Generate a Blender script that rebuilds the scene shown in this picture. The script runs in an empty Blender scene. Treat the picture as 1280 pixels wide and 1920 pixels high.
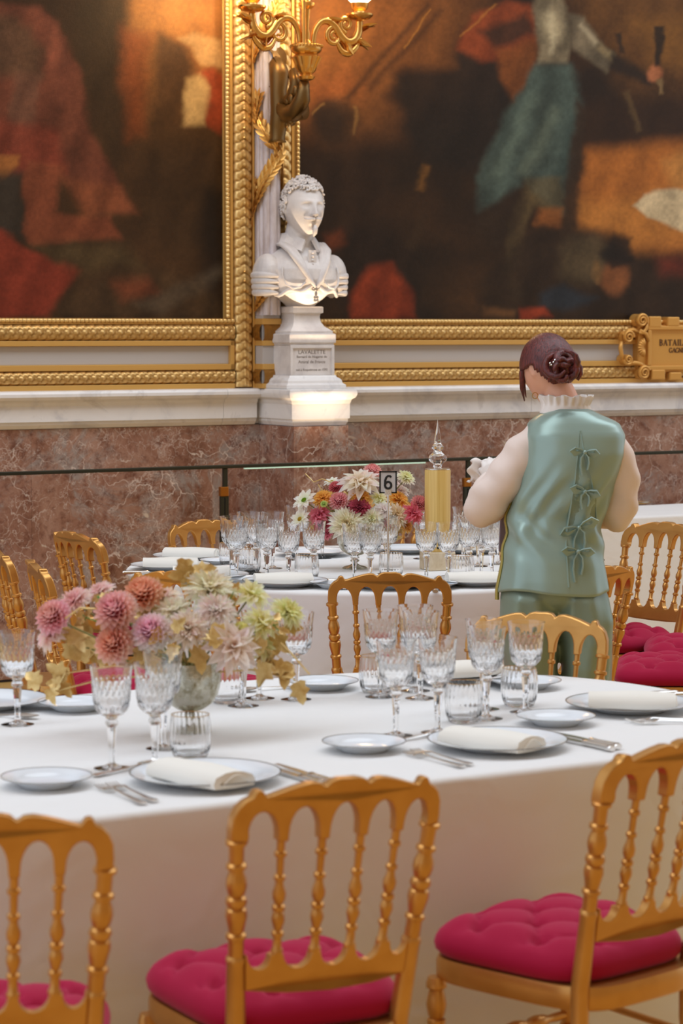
import bpy, bmesh, math, random
import numpy as np
from mathutils import Vector, Matrix, Euler
random.seed(7)
PI = math.pi
SC = bpy.context.scene
COL = SC.collection

# ------------------------------------------------------------------ camera, world, lights, exposure
HC = 1.63                      # camera height
FP = 4533.0                    # focal length in pixels of a 1280x1920 frame (85 mm on 24x36)
PITCH = math.atan(342 / FP)
cd = bpy.data.cameras.new('camera'); cam = bpy.data.objects.new('camera', cd); COL.objects.link(cam)
cam.location = (0, 0, HC); cam.rotation_euler = (PI / 2 - PITCH, 0, 0)
cd.sensor_fit = 'VERTICAL'; cd.sensor_height = 36; cd.sensor_width = 24; cd.lens = FP / 1920 * 36
cd.clip_start = 0.05; cd.clip_end = 100
cd.dof.use_dof = True; cd.dof.focus_distance = 8.2; cd.dof.aperture_fstop = 6.3
SC.camera = cam

AW = math.radians(30.3)        # the wall runs 30.3 degrees off the picture plane
CU, SU = math.cos(AW), math.sin(AW)
def W(u, n, z): return Vector((CU * u - SU * n, SU * u + CU * n, z))

world = bpy.data.worlds.new('world'); SC.world = world; world.use_nodes = True
bg = world.node_tree.nodes['Background']; bg.inputs[0].default_value = (0.80, 0.86, 1.0, 1); bg.inputs[1].default_value = 1.1

def area(name, u, n, z, su, sn, power, col):
    l = bpy.data.lights.new(name, 'AREA'); l.shape = 'RECTANGLE'; l.size = su; l.size_y = sn; l.energy = power; l.color = col
    o = bpy.data.objects.new(name, l); COL.objects.link(o); o.location = W(u, n, z); o.rotation_euler = (0, 0, AW)
    return o
area('skylight', 5.5, 5.5, 8.9, 26, 4.2, 860, (0.85, 0.93, 1.0))
SC.view_settings.view_transform = 'Standard'; SC.view_settings.look = 'None'
SC.view_settings.gamma = 1; SC.view_settings.use_curve_mapping = False; SC.view_settings.exposure = 0.0
cy = SC.cycles
cy.max_bounces = 12; cy.transmission_bounces = 12; cy.transparent_max_bounces = 12; cy.glossy_bounces = 5; cy.diffuse_bounces = 4
cy.sample_clamp_indirect = 6.0; cy.use_denoising = True

# ------------------------------------------------------------------ helpers
def at(px, py, z):             # point of height z seen at a pixel of the photograph
    rx = (px - 640) / FP; ru = (960 - py) / FP
    r = Vector((rx, math.cos(PITCH) + ru * math.sin(PITCH), -math.sin(PITCH) + ru * math.cos(PITCH)))
    t = (z - HC) / r.z
    return Vector((r.x * t, r.y * t, z))
def atd(px, py, Y):            # point at depth Y seen at a pixel
    rx = (px - 640) / FP; ru = (960 - py) / FP
    r = Vector((rx, math.cos(PITCH) + ru * math.sin(PITCH), -math.sin(PITCH) + ru * math.cos(PITCH)))
    t = Y / r.y
    return Vector((r.x * t, Y, HC + r.z * t))
def onwall(px, py, n):         # (u, z) on the plane at wall distance n
    rx = (px - 640) / FP; ru = (960 - py) / FP
    r = Vector((rx, math.cos(PITCH) + ru * math.sin(PITCH), -math.sin(PITCH) + ru * math.cos(PITCH)))
    t = n / (-SU * r.x + CU * r.y)
    return CU * r.x * t + SU * r.y * t, HC + r.z * t
def lin(r, g, b):
    f = lambda c: c / 12.92 if c <= 0.04045 else ((c + 0.055) / 1.055) ** 2.4
    return (f(r / 255), f(g / 255), f(b / 255))
def T(x, y, z): return Matrix.Translation((x, y, z))
def RX(a): return Matrix.Rotation(a, 4, 'X')
def RY(a): return Matrix.Rotation(a, 4, 'Y')
def RZ(a): return Matrix.Rotation(a, 4, 'Z')
def S3(x, y, z): return Matrix.Diagonal((x, y, z, 1))
def frame_z(d, roll=0.0):      # rotation that takes +Z to direction d
    return Vector(d).to_track_quat('Z', 'Y').to_matrix().to_4x4() @ RZ(roll)

class MB:
    def __init__(s): s.v = []; s.f = []; s.c = []; s.col = (1, 1, 1)
    def add(s, vs, fs, mat=None, cols=None):
        b = len(s.v)
        for v in vs:
            v = Vector(v); s.v.append(mat @ v if mat else v)
        s.f += [tuple(b + i for i in f) for f in fs]
        s.c += cols if cols else [s.col] * len(vs)
        return s
    def box(s, x0, x1, y0, y1, z0, z1, mat=None):
        vs = [(x, y, z) for z in (z0, z1) for y in (y0, y1) for x in (x0, x1)]
        return s.add(vs, [(0, 2, 3, 1), (4, 5, 7, 6), (0, 1, 5, 4), (2, 6, 7, 3), (0, 4, 6, 2), (1, 3, 7, 5)], mat)
    def loft(s, rings, close=True, cap=True, mat=None, cols=None):
        n = len(rings[0]); vs = [p for r in rings for p in r]; fs = []
        for i in range(len(rings) - 1):
            for j in range(n if close else n - 1):
                k = (j + 1) % n
                fs.append((i * n + j, i * n + k, (i + 1) * n + k, (i + 1) * n + j))
        if cap and close:
            fs.append(tuple(range(n - 1, -1, -1))); b = (len(rings) - 1) * n; fs.append(tuple(b + j for j in range(n)))
        return s.add(vs, fs, mat, cols)
    def lathe(s, prof, segs=24, mat=None, fn=None, loop=False):
        rings = []
        for (r, z) in prof:
            rings.append([(max(r, 1e-4) * (fn(2 * PI * j / segs, z, r) if fn else 1) * math.cos(2 * PI * j / segs),
                           max(r, 1e-4) * (fn(2 * PI * j / segs, z, r) if fn else 1) * math.sin(2 * PI * j / segs), z) for j in range(segs)])
        if loop: rings.append(rings[0])
        return s.loft(rings, True, not loop, mat)
    def tube(s, pts, rad, segs=8, mat=None, flat=1.0, up=None, cap=True):
        pts = [Vector(p) for p in pts]; n = len(pts)
        if not hasattr(rad, '__len__'): rad = [rad] * n
        rings = []; prev = None
        for i in range(n):
            d = (pts[min(i + 1, n - 1)] - pts[max(i - 1, 0)])
            d = d.normalized() if d.length > 1e-9 else Vector((0, 0, 1))
            if up is not None: a = Vector(up)
            elif prev is not None: a = prev
            else: a = Vector((0, 0, 1)) if abs(d.z) < .9 else Vector((1, 0, 0))
            x = a - d * a.dot(d)
            if x.length < 1e-6: x = Vector((1, 0, 0)) - d * d.x
            x.normalize(); prev = x; y = d.cross(x)
            rings.append([pts[i] + (x * math.cos(2 * PI * j / segs) * flat + y * math.sin(2 * PI * j / segs)) * rad[i] for j in range(segs)])
        return s.loft(rings, True, cap, mat)
    def sphere(s, c, r, seg=12, rings=8, mat=None):
        if not hasattr(r, '__len__'): r = (r, r, r)
        rs = []
        for i in range(rings + 1):
            t = PI * i / rings
            rs.append([(c[0] + r[0] * max(math.sin(t), 1e-3) * math.cos(2 * PI * j / seg), c[1] + r[1] * max(math.sin(t), 1e-3) * math.sin(2 * PI * j / seg), c[2] - r[2] * math.cos(t)) for j in range(seg)])
        return s.loft(rs, True, True, mat)
    def prism(s, poly, d0, d1, mat=None, warp=None):   # polygon in xz, thickness along y
        n = len(poly)
        vs = [(x, d0, z) for x, z in poly] + [(x, d1, z) for x, z in poly]
        if warp: vs = [warp(Vector(v)) for v in vs]
        fs = [(i, (i + 1) % n, n + (i + 1) % n, n + i) for i in range(n)] + [tuple(range(n - 1, -1, -1)), tuple(range(n, 2 * n))]
        return s.add(vs, fs, mat)
    def grid(s, nu, nv, fn, mat=None, colfn=None):
        vs = [fn(i / (nu - 1), j / (nv - 1)) for i in range(nu) for j in range(nv)]
        cols = [colfn(i / (nu - 1), j / (nv - 1)) for i in range(nu) for j in range(nv)] if colfn else None
        return s.add(vs, [(i * nv + j, (i + 1) * nv + j, (i + 1) * nv + j + 1, i * nv + j + 1) for i in range(nu - 1) for j in range(nv - 1)], mat, cols)
    def mesh(s, name, smooth=True, sharp=40, colour=False, fix=True):
        me = bpy.data.meshes.new(name); me.from_pydata([tuple(v) for v in s.v], [], s.f)
        if fix:
            bm = bmesh.new(); bm.from_mesh(me); bmesh.ops.recalc_face_normals(bm, faces=bm.faces); bm.to_mesh(me); bm.free()
        if colour:
            a = me.color_attributes.new('Col', 'FLOAT_COLOR', 'POINT')
            a.data.foreach_set('color', np.array([(c[0], c[1], c[2], 1) for c in s.c], dtype=np.float32).ravel())
        if smooth:
            me.shade_smooth()
            if sharp < 180: me.set_sharp_from_angle(angle=math.radians(sharp))
        me.update(); return me

def link(name, me, mat=None, parent=None, label=None, kind=None, bevel=0, mw=None):
    o = bpy.data.objects.new(name, me); COL.objects.link(o)
    if mat and me and not me.materials: me.materials.append(mat)
    if parent: o.parent = parent
    if label: o['label'] = label
    if kind: o['kind'] = kind
    if bevel:
        b = o.modifiers.new('Bevel', 'BEVEL'); b.width = bevel; b.segments = 2; b.limit_method = 'ANGLE'; b.angle_limit = math.radians(35)
    if mw is not None: o.matrix_local = mw
    return o
def obj(name, mb, mat, parent=None, smooth=True, sharp=40, colour=False, **k):
    return link(name, mb.mesh(name, smooth, sharp, colour), mat, parent, **k)
def tag(o, label, cat, group=None):
    o['label'] = label; o['category'] = cat
    if group: o['group'] = group
    return o
def thing(name, label, cat, loc=(0, 0, 0), rz=0.0, group=None, m=None):
    o = bpy.data.objects.new(name, None); COL.objects.link(o); o.empty_display_size = .05
    if m is not None: o.matrix_world = m
    else: o.location = loc; o.rotation_euler = (0, 0, rz)
    return tag(o, label, cat, group)
def struct(name, mb, mat, **k):
    return obj(name, mb, mat, kind='structure', **k)
def copies(kit, root):                       # kit: list of (name, mesh, material, matrix or None)
    for name, me, mat, mw in kit:
        link(name, me, mat, root, mw=mw)

# ------------------------------------------------------------------ materials
def mat(name, col, rough=.5, metal=0.0, spec=.5, **k):
    m = bpy.data.materials.new(name); m.use_nodes = True
    p = m.node_tree.nodes['Principled BSDF']
    p.inputs['Base Color'].default_value = (*col, 1); p.inputs['Roughness'].default_value = rough
    p.inputs['Metallic'].default_value = metal; p.inputs['Specular IOR Level'].default_value = spec
    for a, b in k.items(): p.inputs[a.replace('_', ' ')].default_value = b
    return m
def nd(m, t, **k):
    n = m.node_tree.nodes.new(t)
    for a, b in k.items(): setattr(n, a, b)
    return n
def lk(m, a, b): m.node_tree.links.new(a, b)
def P(m): return m.node_tree.nodes['Principled BSDF']
def coords(m, scale=(1, 1, 1), obj_space=True):
    tc = nd(m, 'ShaderNodeTexCoord'); mp = nd(m, 'ShaderNodeMapping'); mp.inputs['Scale'].default_value = scale
    lk(m, tc.outputs['Object' if obj_space else 'Generated'], mp.inputs[0]); return mp.outputs[0]
def noise(m, vec, scale, detail=4, rough=.55, dist=0.0):
    n = nd(m, 'ShaderNodeTexNoise'); n.inputs['Scale'].default_value = scale; n.inputs['Detail'].default_value = detail
    n.inputs['Roughness'].default_value = rough; n.inputs['Distortion'].default_value = dist
    if vec: lk(m, vec, n.inputs['Vector'])
    return n.outputs[0]
def ramp(m, fac, stops):
    r = nd(m, 'ShaderNodeValToRGB'); e = r.color_ramp.elements
    while len(e) < len(stops): e.new(.5)
    for i, (p, c) in enumerate(stops): e[i].position = p; e[i].color = (*c, 1) if len(c) == 3 else c
    lk(m, fac, r.inputs[0]); return r.outputs[0]
def mixc(m, fac, a, b, mode='MIX'):
    x = nd(m, 'ShaderNodeMix', data_type='RGBA', blend_type=mode)
    if hasattr(fac, 'links'): lk(m, fac, x.inputs[0])
    else: x.inputs[0].default_value = fac
    for v, i in ((a, 6), (b, 7)):
        if hasattr(v, 'links'): lk(m, v, x.inputs[i])
        else: x.inputs[i].default_value = (*v, 1)
    return x.outputs[2]
def bump(m, h, strength=.2, dist=.01):
    b = nd(m, 'ShaderNodeBump'); b.inputs['Strength'].default_value = strength; b.inputs['Distance'].default_value = dist
    lk(m, h, b.inputs['Height']); lk(m, b.outputs[0], P(m).inputs['Normal'])

def base(m, c): lk(m, c, P(m).inputs['Base Color'])

gold_wood = mat('gold_painted_wood', lin(206, 138, 62), .30, .72, .6)
_n = noise(gold_wood, coords(gold_wood), 14, 2)
base(gold_wood, ramp(gold_wood, _n, [(.3, lin(198, 143, 74)), (.7, lin(210, 156, 86))]))
gilt = mat('gilding', lin(222, 172, 92), .36, .6, .5)
_n = noise(gilt, coords(gilt), 18, 4)
base(gilt, ramp(gilt, _n, [(.3, lin(196, 142, 62)), (.55, lin(226, 178, 100)), (.75, lin(240, 206, 134))]))
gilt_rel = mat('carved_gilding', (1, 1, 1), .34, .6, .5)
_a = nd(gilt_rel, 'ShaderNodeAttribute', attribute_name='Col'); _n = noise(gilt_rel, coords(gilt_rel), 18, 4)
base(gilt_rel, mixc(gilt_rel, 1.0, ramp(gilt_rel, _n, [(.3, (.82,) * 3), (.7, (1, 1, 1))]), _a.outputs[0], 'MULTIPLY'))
gilt_flat = mat('flat_gilding', lin(214, 168, 92), .45, .35, .5)
bronze_gilt = mat('gilt_bronze', lin(226, 172, 92), .26, .9)
bronze_dark = mat('dark_bronze', lin(120, 92, 52), .4, .75)
velvet = mat('crimson_velvet', lin(164, 12, 58), .75, 0, .2, Sheen_Weight=.35, Sheen_Roughness=.4)
P(velvet).inputs['Sheen Tint'].default_value = (1, .35, .5, 1)
cloth = mat('white_tablecloth_linen', (.80, .79, .775), .85, 0, .15)
_v = coords(cloth); _n = noise(cloth, _v, 4.5, 3, .5, .5); bump(cloth, _n, .30, .03)
napkin_m = mat('ivory_linen', (.84, .81, .74), .85, 0, .15)
china = mat('white_china', (.80, .84, .88), .12, 0, .5)
silver = mat('silver', (.80, .78, .75), .18, 1)
steel_dark = mat('dark_steel', lin(58, 58, 48), .4, .7)
brass = mat('brass_collar', lin(165, 105, 40), .35, .8)
glass = mat('crystal', (1, 1, 1), 0.0, 0, .5, Transmission_Weight=1.0, IOR=1.5)
gold_line = mat('gold_rim', lin(205, 160, 80), .25, 1)
dark_line = mat('platinum_rim', lin(120, 112, 100), .3, .8)
mercury = mat('mercury_glass', lin(190, 185, 165), .22, .85)
_n = noise(mercury, coords(mercury), 26, 5, .7)
base(mercury, ramp(mercury, _n, [(.35, lin(140, 128, 96)), (.5, lin(196, 194, 178)), (.7, lin(214, 214, 204))]))
lk(mercury, ramp(mercury, _n, [(.3, (.55,) * 3), (.6, (.14,) * 3)]), P(mercury).inputs['Roughness'])
petal_m = mat('petal', (1, 1, 1), .6, 0, .25, Subsurface_Weight=.35, Subsurface_Scale=.02)
_a = nd(petal_m, 'ShaderNodeAttribute', attribute_name='Col'); base(petal_m, _a.outputs[0])
P(petal_m).inputs['Subsurface Weight'].default_value = 0
_t = nd(petal_m, 'ShaderNodeBsdfTranslucent'); lk(petal_m, _a.outputs[0], _t.inputs[0]); _m = nd(petal_m, 'ShaderNodeMixShader'); _m.inputs[0].default_value = .55
lk(petal_m, P(petal_m).outputs[0], _m.inputs[1]); lk(petal_m, _t.outputs[0], _m.inputs[2]); lk(petal_m, _m.outputs[0], petal_m.node_tree.nodes['Material Output'].inputs[0])
gold_leaf_m = mat('gilded_leaf', lin(220, 188, 116), .34, .4)
_n = noise(gold_leaf_m, coords(gold_leaf_m), 40, 3)
base(gold_leaf_m, ramp(gold_leaf_m, _n, [(.3, lin(196, 156, 84)), (.7, lin(234, 208, 144))]))
green_m = mat('green_leaf', lin(96, 140, 44), .5)
stem_m = mat('stem', lin(120, 120, 60), .6)

marble_w = mat('white_marble', (.8, .8, .8), .22, 0, .5)
_v = coords(marble_w); _n = noise(marble_w, _v, 3.2, 6, .6, 1.5)
base(marble_w, ramp(marble_w, _n, [(.30, lin(206, 204, 206)), (.46, lin(232, 229, 227)), (.60, lin(236, 233, 231)), (.66, lin(216, 212, 210)), (.72, lin(234, 231, 230))]))
statue = mat('statuary_marble', lin(222, 216, 212), .42, 0, .4)
_n = noise(statue, coords(statue), 9, 5, .6)
base(statue, ramp(statue, _n, [(.35, lin(206, 199, 196)), (.6, lin(228, 222, 218))]))
grey_strip = mat('grey_painted_strip', lin(186, 180, 176), .4)
column_m = mat('column_marble', lin(206, 198, 202), .35)
_n = noise(column_m, coords(column_m, (1, 1, .25)), 22, 5, .6)
base(column_m, ramp(column_m, _n, [(.35, lin(186, 172, 170)), (.6, lin(218, 210, 214))]))

marble_r = mat('red_marble', (.3, .15, .1), .16, 0, .5)
geo = nd(marble_r, 'ShaderNodeNewGeometry').outputs['Position']
n1 = noise(marble_r, geo, 3.4, 10, .72, .6); n2 = noise(marble_r, geo, 2.6, 10, .76, .8)
c1 = ramp(marble_r, n1, [(.28, lin(104, 66, 50)), (.46, lin(146, 104, 86)), (.60, lin(168, 130, 112)), (.75, lin(130, 92, 74))])
c2 = mixc(marble_r, ramp(marble_r, n2, [(.50, (0,) * 3), (.60, (.85,) * 3)]), c1, lin(154, 144, 138))
n3 = noise(marble_r, geo, 14, 8, .75)
c3 = mixc(marble_r, ramp(marble_r, n3, [(.34, (.8,) * 3), (.5, (0,) * 3)]), c2, lin(92, 46, 34))
def veins(sc, w, warp):
    wv = nd(marble_r, 'ShaderNodeVectorMath', operation='MULTIPLY_ADD')
    nn = nd(marble_r, 'ShaderNodeTexNoise'); nn.inputs['Scale'].default_value = sc * .9; nn.inputs['Detail'].default_value = 5
    lk(marble_r, geo, nn.inputs['Vector']); lk(marble_r, nn.outputs[1], wv.inputs[0]); wv.inputs[1].default_value = (warp,) * 3; lk(marble_r, geo, wv.inputs[2])
    vo = nd(marble_r, 'ShaderNodeTexVoronoi', feature='DISTANCE_TO_EDGE'); vo.inputs['Scale'].default_value = sc
    lk(marble_r, wv.outputs[0], vo.inputs['Vector'])
    return ramp(marble_r, vo.outputs[0], [(0, (1,) * 3), (w, (0,) * 3)])
msk = ramp(marble_r, noise(marble_r, geo, 3.1, 5, .7), [(.42, (0,) * 3), (.60, (1,) * 3)])
vv = mixc(marble_r, 1.0, veins(4.6, .022, .55), msk, 'MULTIPLY')
c4 = mixc(marble_r, vv, c3, lin(222, 204, 190))
msk2 = ramp(marble_r, noise(marble_r, geo, 6.3, 4, .7), [(.42, (0,) * 3), (.58, (.85,) * 3)])
c5 = mixc(marble_r, mixc(marble_r, 1.0, veins(15, .045, .25), msk2, 'MULTIPLY'), c4, lin(206, 188, 176))
msk3 = ramp(marble_r, noise(marble_r, geo, 8.0, 3, .5, .6), [(.70, (0,) * 3), (.73, (1,) * 3)])
base(marble_r, mixc(marble_r, msk3, c5, lin(200, 180, 160)))

canvas_m = mat('oil_canvas', (1, 1, 1), .40, 0, .26)
_a = nd(canvas_m, 'ShaderNodeAttribute', attribute_name='Col'); base(canvas_m, _a.outputs[0])
_v = coords(canvas_m); _w = nd(canvas_m, 'ShaderNodeMix', data_type='FLOAT')
_w.inputs[0].default_value = .5
lk(canvas_m, noise(canvas_m, coords(canvas_m, (1, 1, 9)), 60, 2), _w.inputs[2]); lk(canvas_m, noise(canvas_m, coords(canvas_m, (9, 1, 1)), 60, 2), _w.inputs[3])
bump(canvas_m, _w.outputs[0], .35, .004)

wood_floor = mat('oak_parquet', lin(170, 112, 62), .3)
_n = noise(wood_floor, coords(wood_floor, (1.2, 14, 6)), 4, 6, .6)
base(wood_floor, ramp(wood_floor, _n, [(.3, lin(194, 152, 82)), (.7, lin(220, 182, 106))]))
hall_stone = mat('hall_wall_stone', lin(208, 182, 138), .6)
plaster = mat('vault_plaster', lin(196, 170, 138), .8)

# ------------------------------------------------------------------ the setting
NW = 10.5                      # wall distance
mb = MB(); mb.box(-6, 20, -2.6, 11, -.3, -.012, T(0, 0, 0)); FL = struct('floor', mb, wood_floor); FL.rotation_euler.z = AW
pm = MB().box(-.748, .748, -.0685, .0685, -.012, 0).mesh('floor_plank', False)
for i in range(16):
    for k in range(4):
        link('plank', pm, wood_floor, FL, bevel=0, mw=T(3.6 + k * 1.5 + (.75 if i % 2 else 0), 7.9 + i * .14, 0))
mb = MB()
mb.box(-6, 20, NW, NW + .3, 0, 9); WB = struct('wall_back', mb, grey_strip); WB.rotation_euler.z = AW
mb = MB(); mb.box(-6, 20, -2.9, -2.6, 0, 9); o = struct('wall_front', mb, hall_stone); o.rotation_euler.z = AW
mb = MB(); mb.box(-6, 20, -2.9, 3.0, 9, 9.3); mb.box(-6, 20, 8.1, 10.8, 9, 9.3); o = struct('ceiling', mb, plaster); o.rotation_euler.z = AW
# red marble dado: slabs between plinth pier, each a piece of the wall
def slab(u0, u1, z0, z1, n0, n1):
    link('marble_slab', MB().box(u0 + .0004, u1 - .0004, n0, n1, z0, z1).mesh('marble_slab', False), marble_r, WB, bevel=.0006)
for a, b in ((2.6, 3.35), (3.35, 4.44), (4.44, 5.30), (5.30, 5.652), (5.955, 6.42), (6.42, 7.36), (7.36, 8.3), (8.3, 9.2), (9.2, 10.2)):
    slab(a, b, .16, 1.165, NW - .03, NW)
mb = MB(); mb.box(2.6, 5.65, NW - .05, NW, 0, .16); mb.box(5.96, 10.2, NW - .05, NW, 0, .16)
o = struct('baseboard_back', mb, marble_r, bevel=.004); o.rotation_euler.z = AW
# pier below the bust
slab(5.652, 5.664, 0, 1.165, 10.125, NW); slab(5.664, 5.943, 0, 1.165, 10.125, NW); slab(5.943, 5.955, 0, 1.165, 10.125, NW)
# white marble cornice: moulded profile (projection, z)
PROF = [(.0, 1.165), (.035, 1.167), (.05, 1.185), (.05, 1.20), (.062, 1.20), (.062, 1.272), (.066, 1.276), (.072, 1.290), (.080, 1.295), (.098, 1.302), (.108, 1.316), (.108, 1.330), (.100, 1.341), (.085, 1.345), (.0, 1.346)]
def cornice(path, name='cornice_piece'):
    # path: (u, n) corners with the outward offset directions
    rings = []
    for (u, n, du, dn) in path:
        rings.append([(u + du * p, n + dn * p, z) for p, z in PROF])
    mbx = MB().loft(rings, True, True)
    link(name, mbx.mesh(name, True, 25), marble_w, TR)
TR = bpy.data.objects.new('trim_1', MB().box(2.6, 10.2, NW - .01, NW + .01, 1.17, 1.34).mesh('trim_1', False)); TR.data.materials.append(marble_w)
COL.objects.link(TR); TR['kind'] = 'structure'; TR.rotation_euler.z = AW
for a, b in ((2.6, 3.9), (3.9, 5.435), (5.437, 5.62)): cornice([(a, NW, 0, -1), (b, NW, 0, -1)])
for a, b in ((5.99, 7.25), (7.252, 8.6), (8.602, 10.2)): cornice([(a, NW, 0, -1), (b, NW, 0, -1)])
# breaking forward round the pier (moulding only on the faces)
CFN = 10.165
path = [(5.680, NW, -1, 0), (5.680, CFN, -1, -1), (5.930, CFN, 1, -1), (5.930, NW, 1, 0)]
rings = [[(u + du * p * .58, n + dn * p * .58, z) for p, z in PROF] for (u, n, du, dn) in path]
o = link('cornice_break', MB().loft(rings, True, True).mesh('cornice_break', True, 25), marble_w, TR)
link('cornice_break_core', MB().box(5.672, 5.938, CFN - .005, NW, 1.168, 1.3455).mesh('cornice_break_core', False), marble_w, TR)

# ------------------------------------------------------------------ framed paintings
def relief(name, parent, o3, s_dir, t_dir, L, Wd, fn, ns, nt, m, out=Vector((0, -1, 0))):
    o3, s_dir, t_dir = Vector(o3), Vector(s_dir), Vector(t_dir)
    def f(a, b):
        s, t = a * L, (b * 2 - 1)
        return o3 + s_dir * s + t_dir * (t * Wd / 2) + out * fn(s, t)
    hi, lo = lin(250, 212, 140), lin(160, 112, 48)  # hollows darker than raised carving: patina and recess shade put into the colour
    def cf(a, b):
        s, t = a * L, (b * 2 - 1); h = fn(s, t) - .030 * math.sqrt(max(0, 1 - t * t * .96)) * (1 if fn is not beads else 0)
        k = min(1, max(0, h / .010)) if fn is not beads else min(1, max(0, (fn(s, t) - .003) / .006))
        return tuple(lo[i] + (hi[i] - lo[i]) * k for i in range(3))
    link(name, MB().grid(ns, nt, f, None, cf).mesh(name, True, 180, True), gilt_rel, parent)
def laurel(s, t):
    a = abs(math.sin(PI * (s / .046 - .9 * t))); b = abs(math.sin(PI * (s / .046 + .9 * t + .5)))
    h = .030 * math.sqrt(max(0, 1 - t * t * .96)) + .010 * (a ** .7) * (1 - .55 * b ** .5)
    for tt in (-.55, 0, .55):
        ph = (s / .046 + (0 if tt else .5)) % 1
        d = ((ph - .5) * .046) ** 2 + ((t - tt) * .04) ** 2
        h += .007 * math.exp(-d / .00002)
    return h
def laurel_v(s, t):
    s = s * 1.3; x = (s / .06) % 1
    leaf = abs(math.sin(PI * (s / .06 + .55 * abs(t)))) ** .7 * (.6 + .4 * abs(math.sin(PI * (2.5 * t + .5))))
    h = .030 * math.sqrt(max(0, 1 - t * t * .96)) + .010 * leaf
    for tt, pp in ((0, .25), (-.6, .75), (.6, .75)):
        h += .009 * math.exp(-(((x - pp) * .06) ** 2 + ((t - tt) * .05) ** 2) / .00003)
    return h
def beads(s, t): return .012 * math.sqrt(max(0, 1 - t * t)) * (.35 + .65 * abs(math.sin(PI * s / .021)) ** .6)
def bar(name, parent, u0, u1, z0, z1, d0, d1, m=None, bev=.002):
    link(name, MB().box(u0, u1, NW - d1, NW - d0, z0, z1).mesh(name, False), m or gilt_flat, parent, bevel=bev)
UDIR, ZDIR = (1, 0, 0), (0, 0, 1)
FD = .05
def bottom_rails(par, a, b):
    bar('backing_board', par, a, b, 1.344, 1.684, .0, .03, gilt_flat)
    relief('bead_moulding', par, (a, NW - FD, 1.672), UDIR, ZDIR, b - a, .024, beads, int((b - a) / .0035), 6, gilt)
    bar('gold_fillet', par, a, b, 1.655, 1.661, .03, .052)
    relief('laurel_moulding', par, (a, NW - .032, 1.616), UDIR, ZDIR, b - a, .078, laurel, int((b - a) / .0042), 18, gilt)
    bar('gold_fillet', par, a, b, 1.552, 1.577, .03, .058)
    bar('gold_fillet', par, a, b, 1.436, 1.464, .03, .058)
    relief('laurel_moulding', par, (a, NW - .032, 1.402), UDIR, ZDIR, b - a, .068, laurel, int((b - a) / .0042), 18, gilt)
    bar('gold_fillet', par, a, b, 1.344, 1.369, .03, .06)
    bar('grey_inset', par, a, b, 1.464, 1.552, .03, .034, grey_strip)

# painted canvases: soft generic figures in the photograph's colour masses; colours are the paint itself
def vnoise(x, y, seed):
    rs = np.random.RandomState(seed); g = rs.rand(128, 128)
    xi = np.floor(x).astype(int); yi = np.floor(y).astype(int); fx = x - xi; fy = y - yi
    fx = fx * fx * (3 - 2 * fx); fy = fy * fy * (3 - 2 * fy)
    q = lambda i, j: g[(xi + i) % 128, (yi + j) % 128]
    return (q(0, 0) * (1 - fx) + q(1, 0) * fx) * (1 - fy) + (q(0, 1) * (1 - fx) + q(1, 1) * fx) * fy
def fbm(x, y, sc, seed, o=4):
    s = 0; a = .5
    for k in range(o): s = s + a * vnoise(x / sc * 2 ** k, y / sc * 2 ** k, seed + k); a *= .5
    return s
def sdf(x, y, poly):
    d = np.full(x.shape, 1e9); ins = np.zeros(x.shape, bool); n = len(poly)
    for i in range(n):
        ax, ay = poly[i]; bx, by = poly[(i + 1) % n]
        ex, ey = bx - ax, by - ay; wx, wy = x - ax, y - ay
        t = np.clip((wx * ex + wy * ey) / (ex * ex + ey * ey + 1e-9), 0, 1)
        d = np.minimum(d, (wx - ex * t) ** 2 + (wy - ey * t) ** 2)
        c = ((ay <= y) != (by <= y)) & (x < (bx - ax) * (y - ay) / (by - ay + 1e-12) + ax); ins ^= c
    d = np.sqrt(d); return np.where(ins, -d, d)
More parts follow.
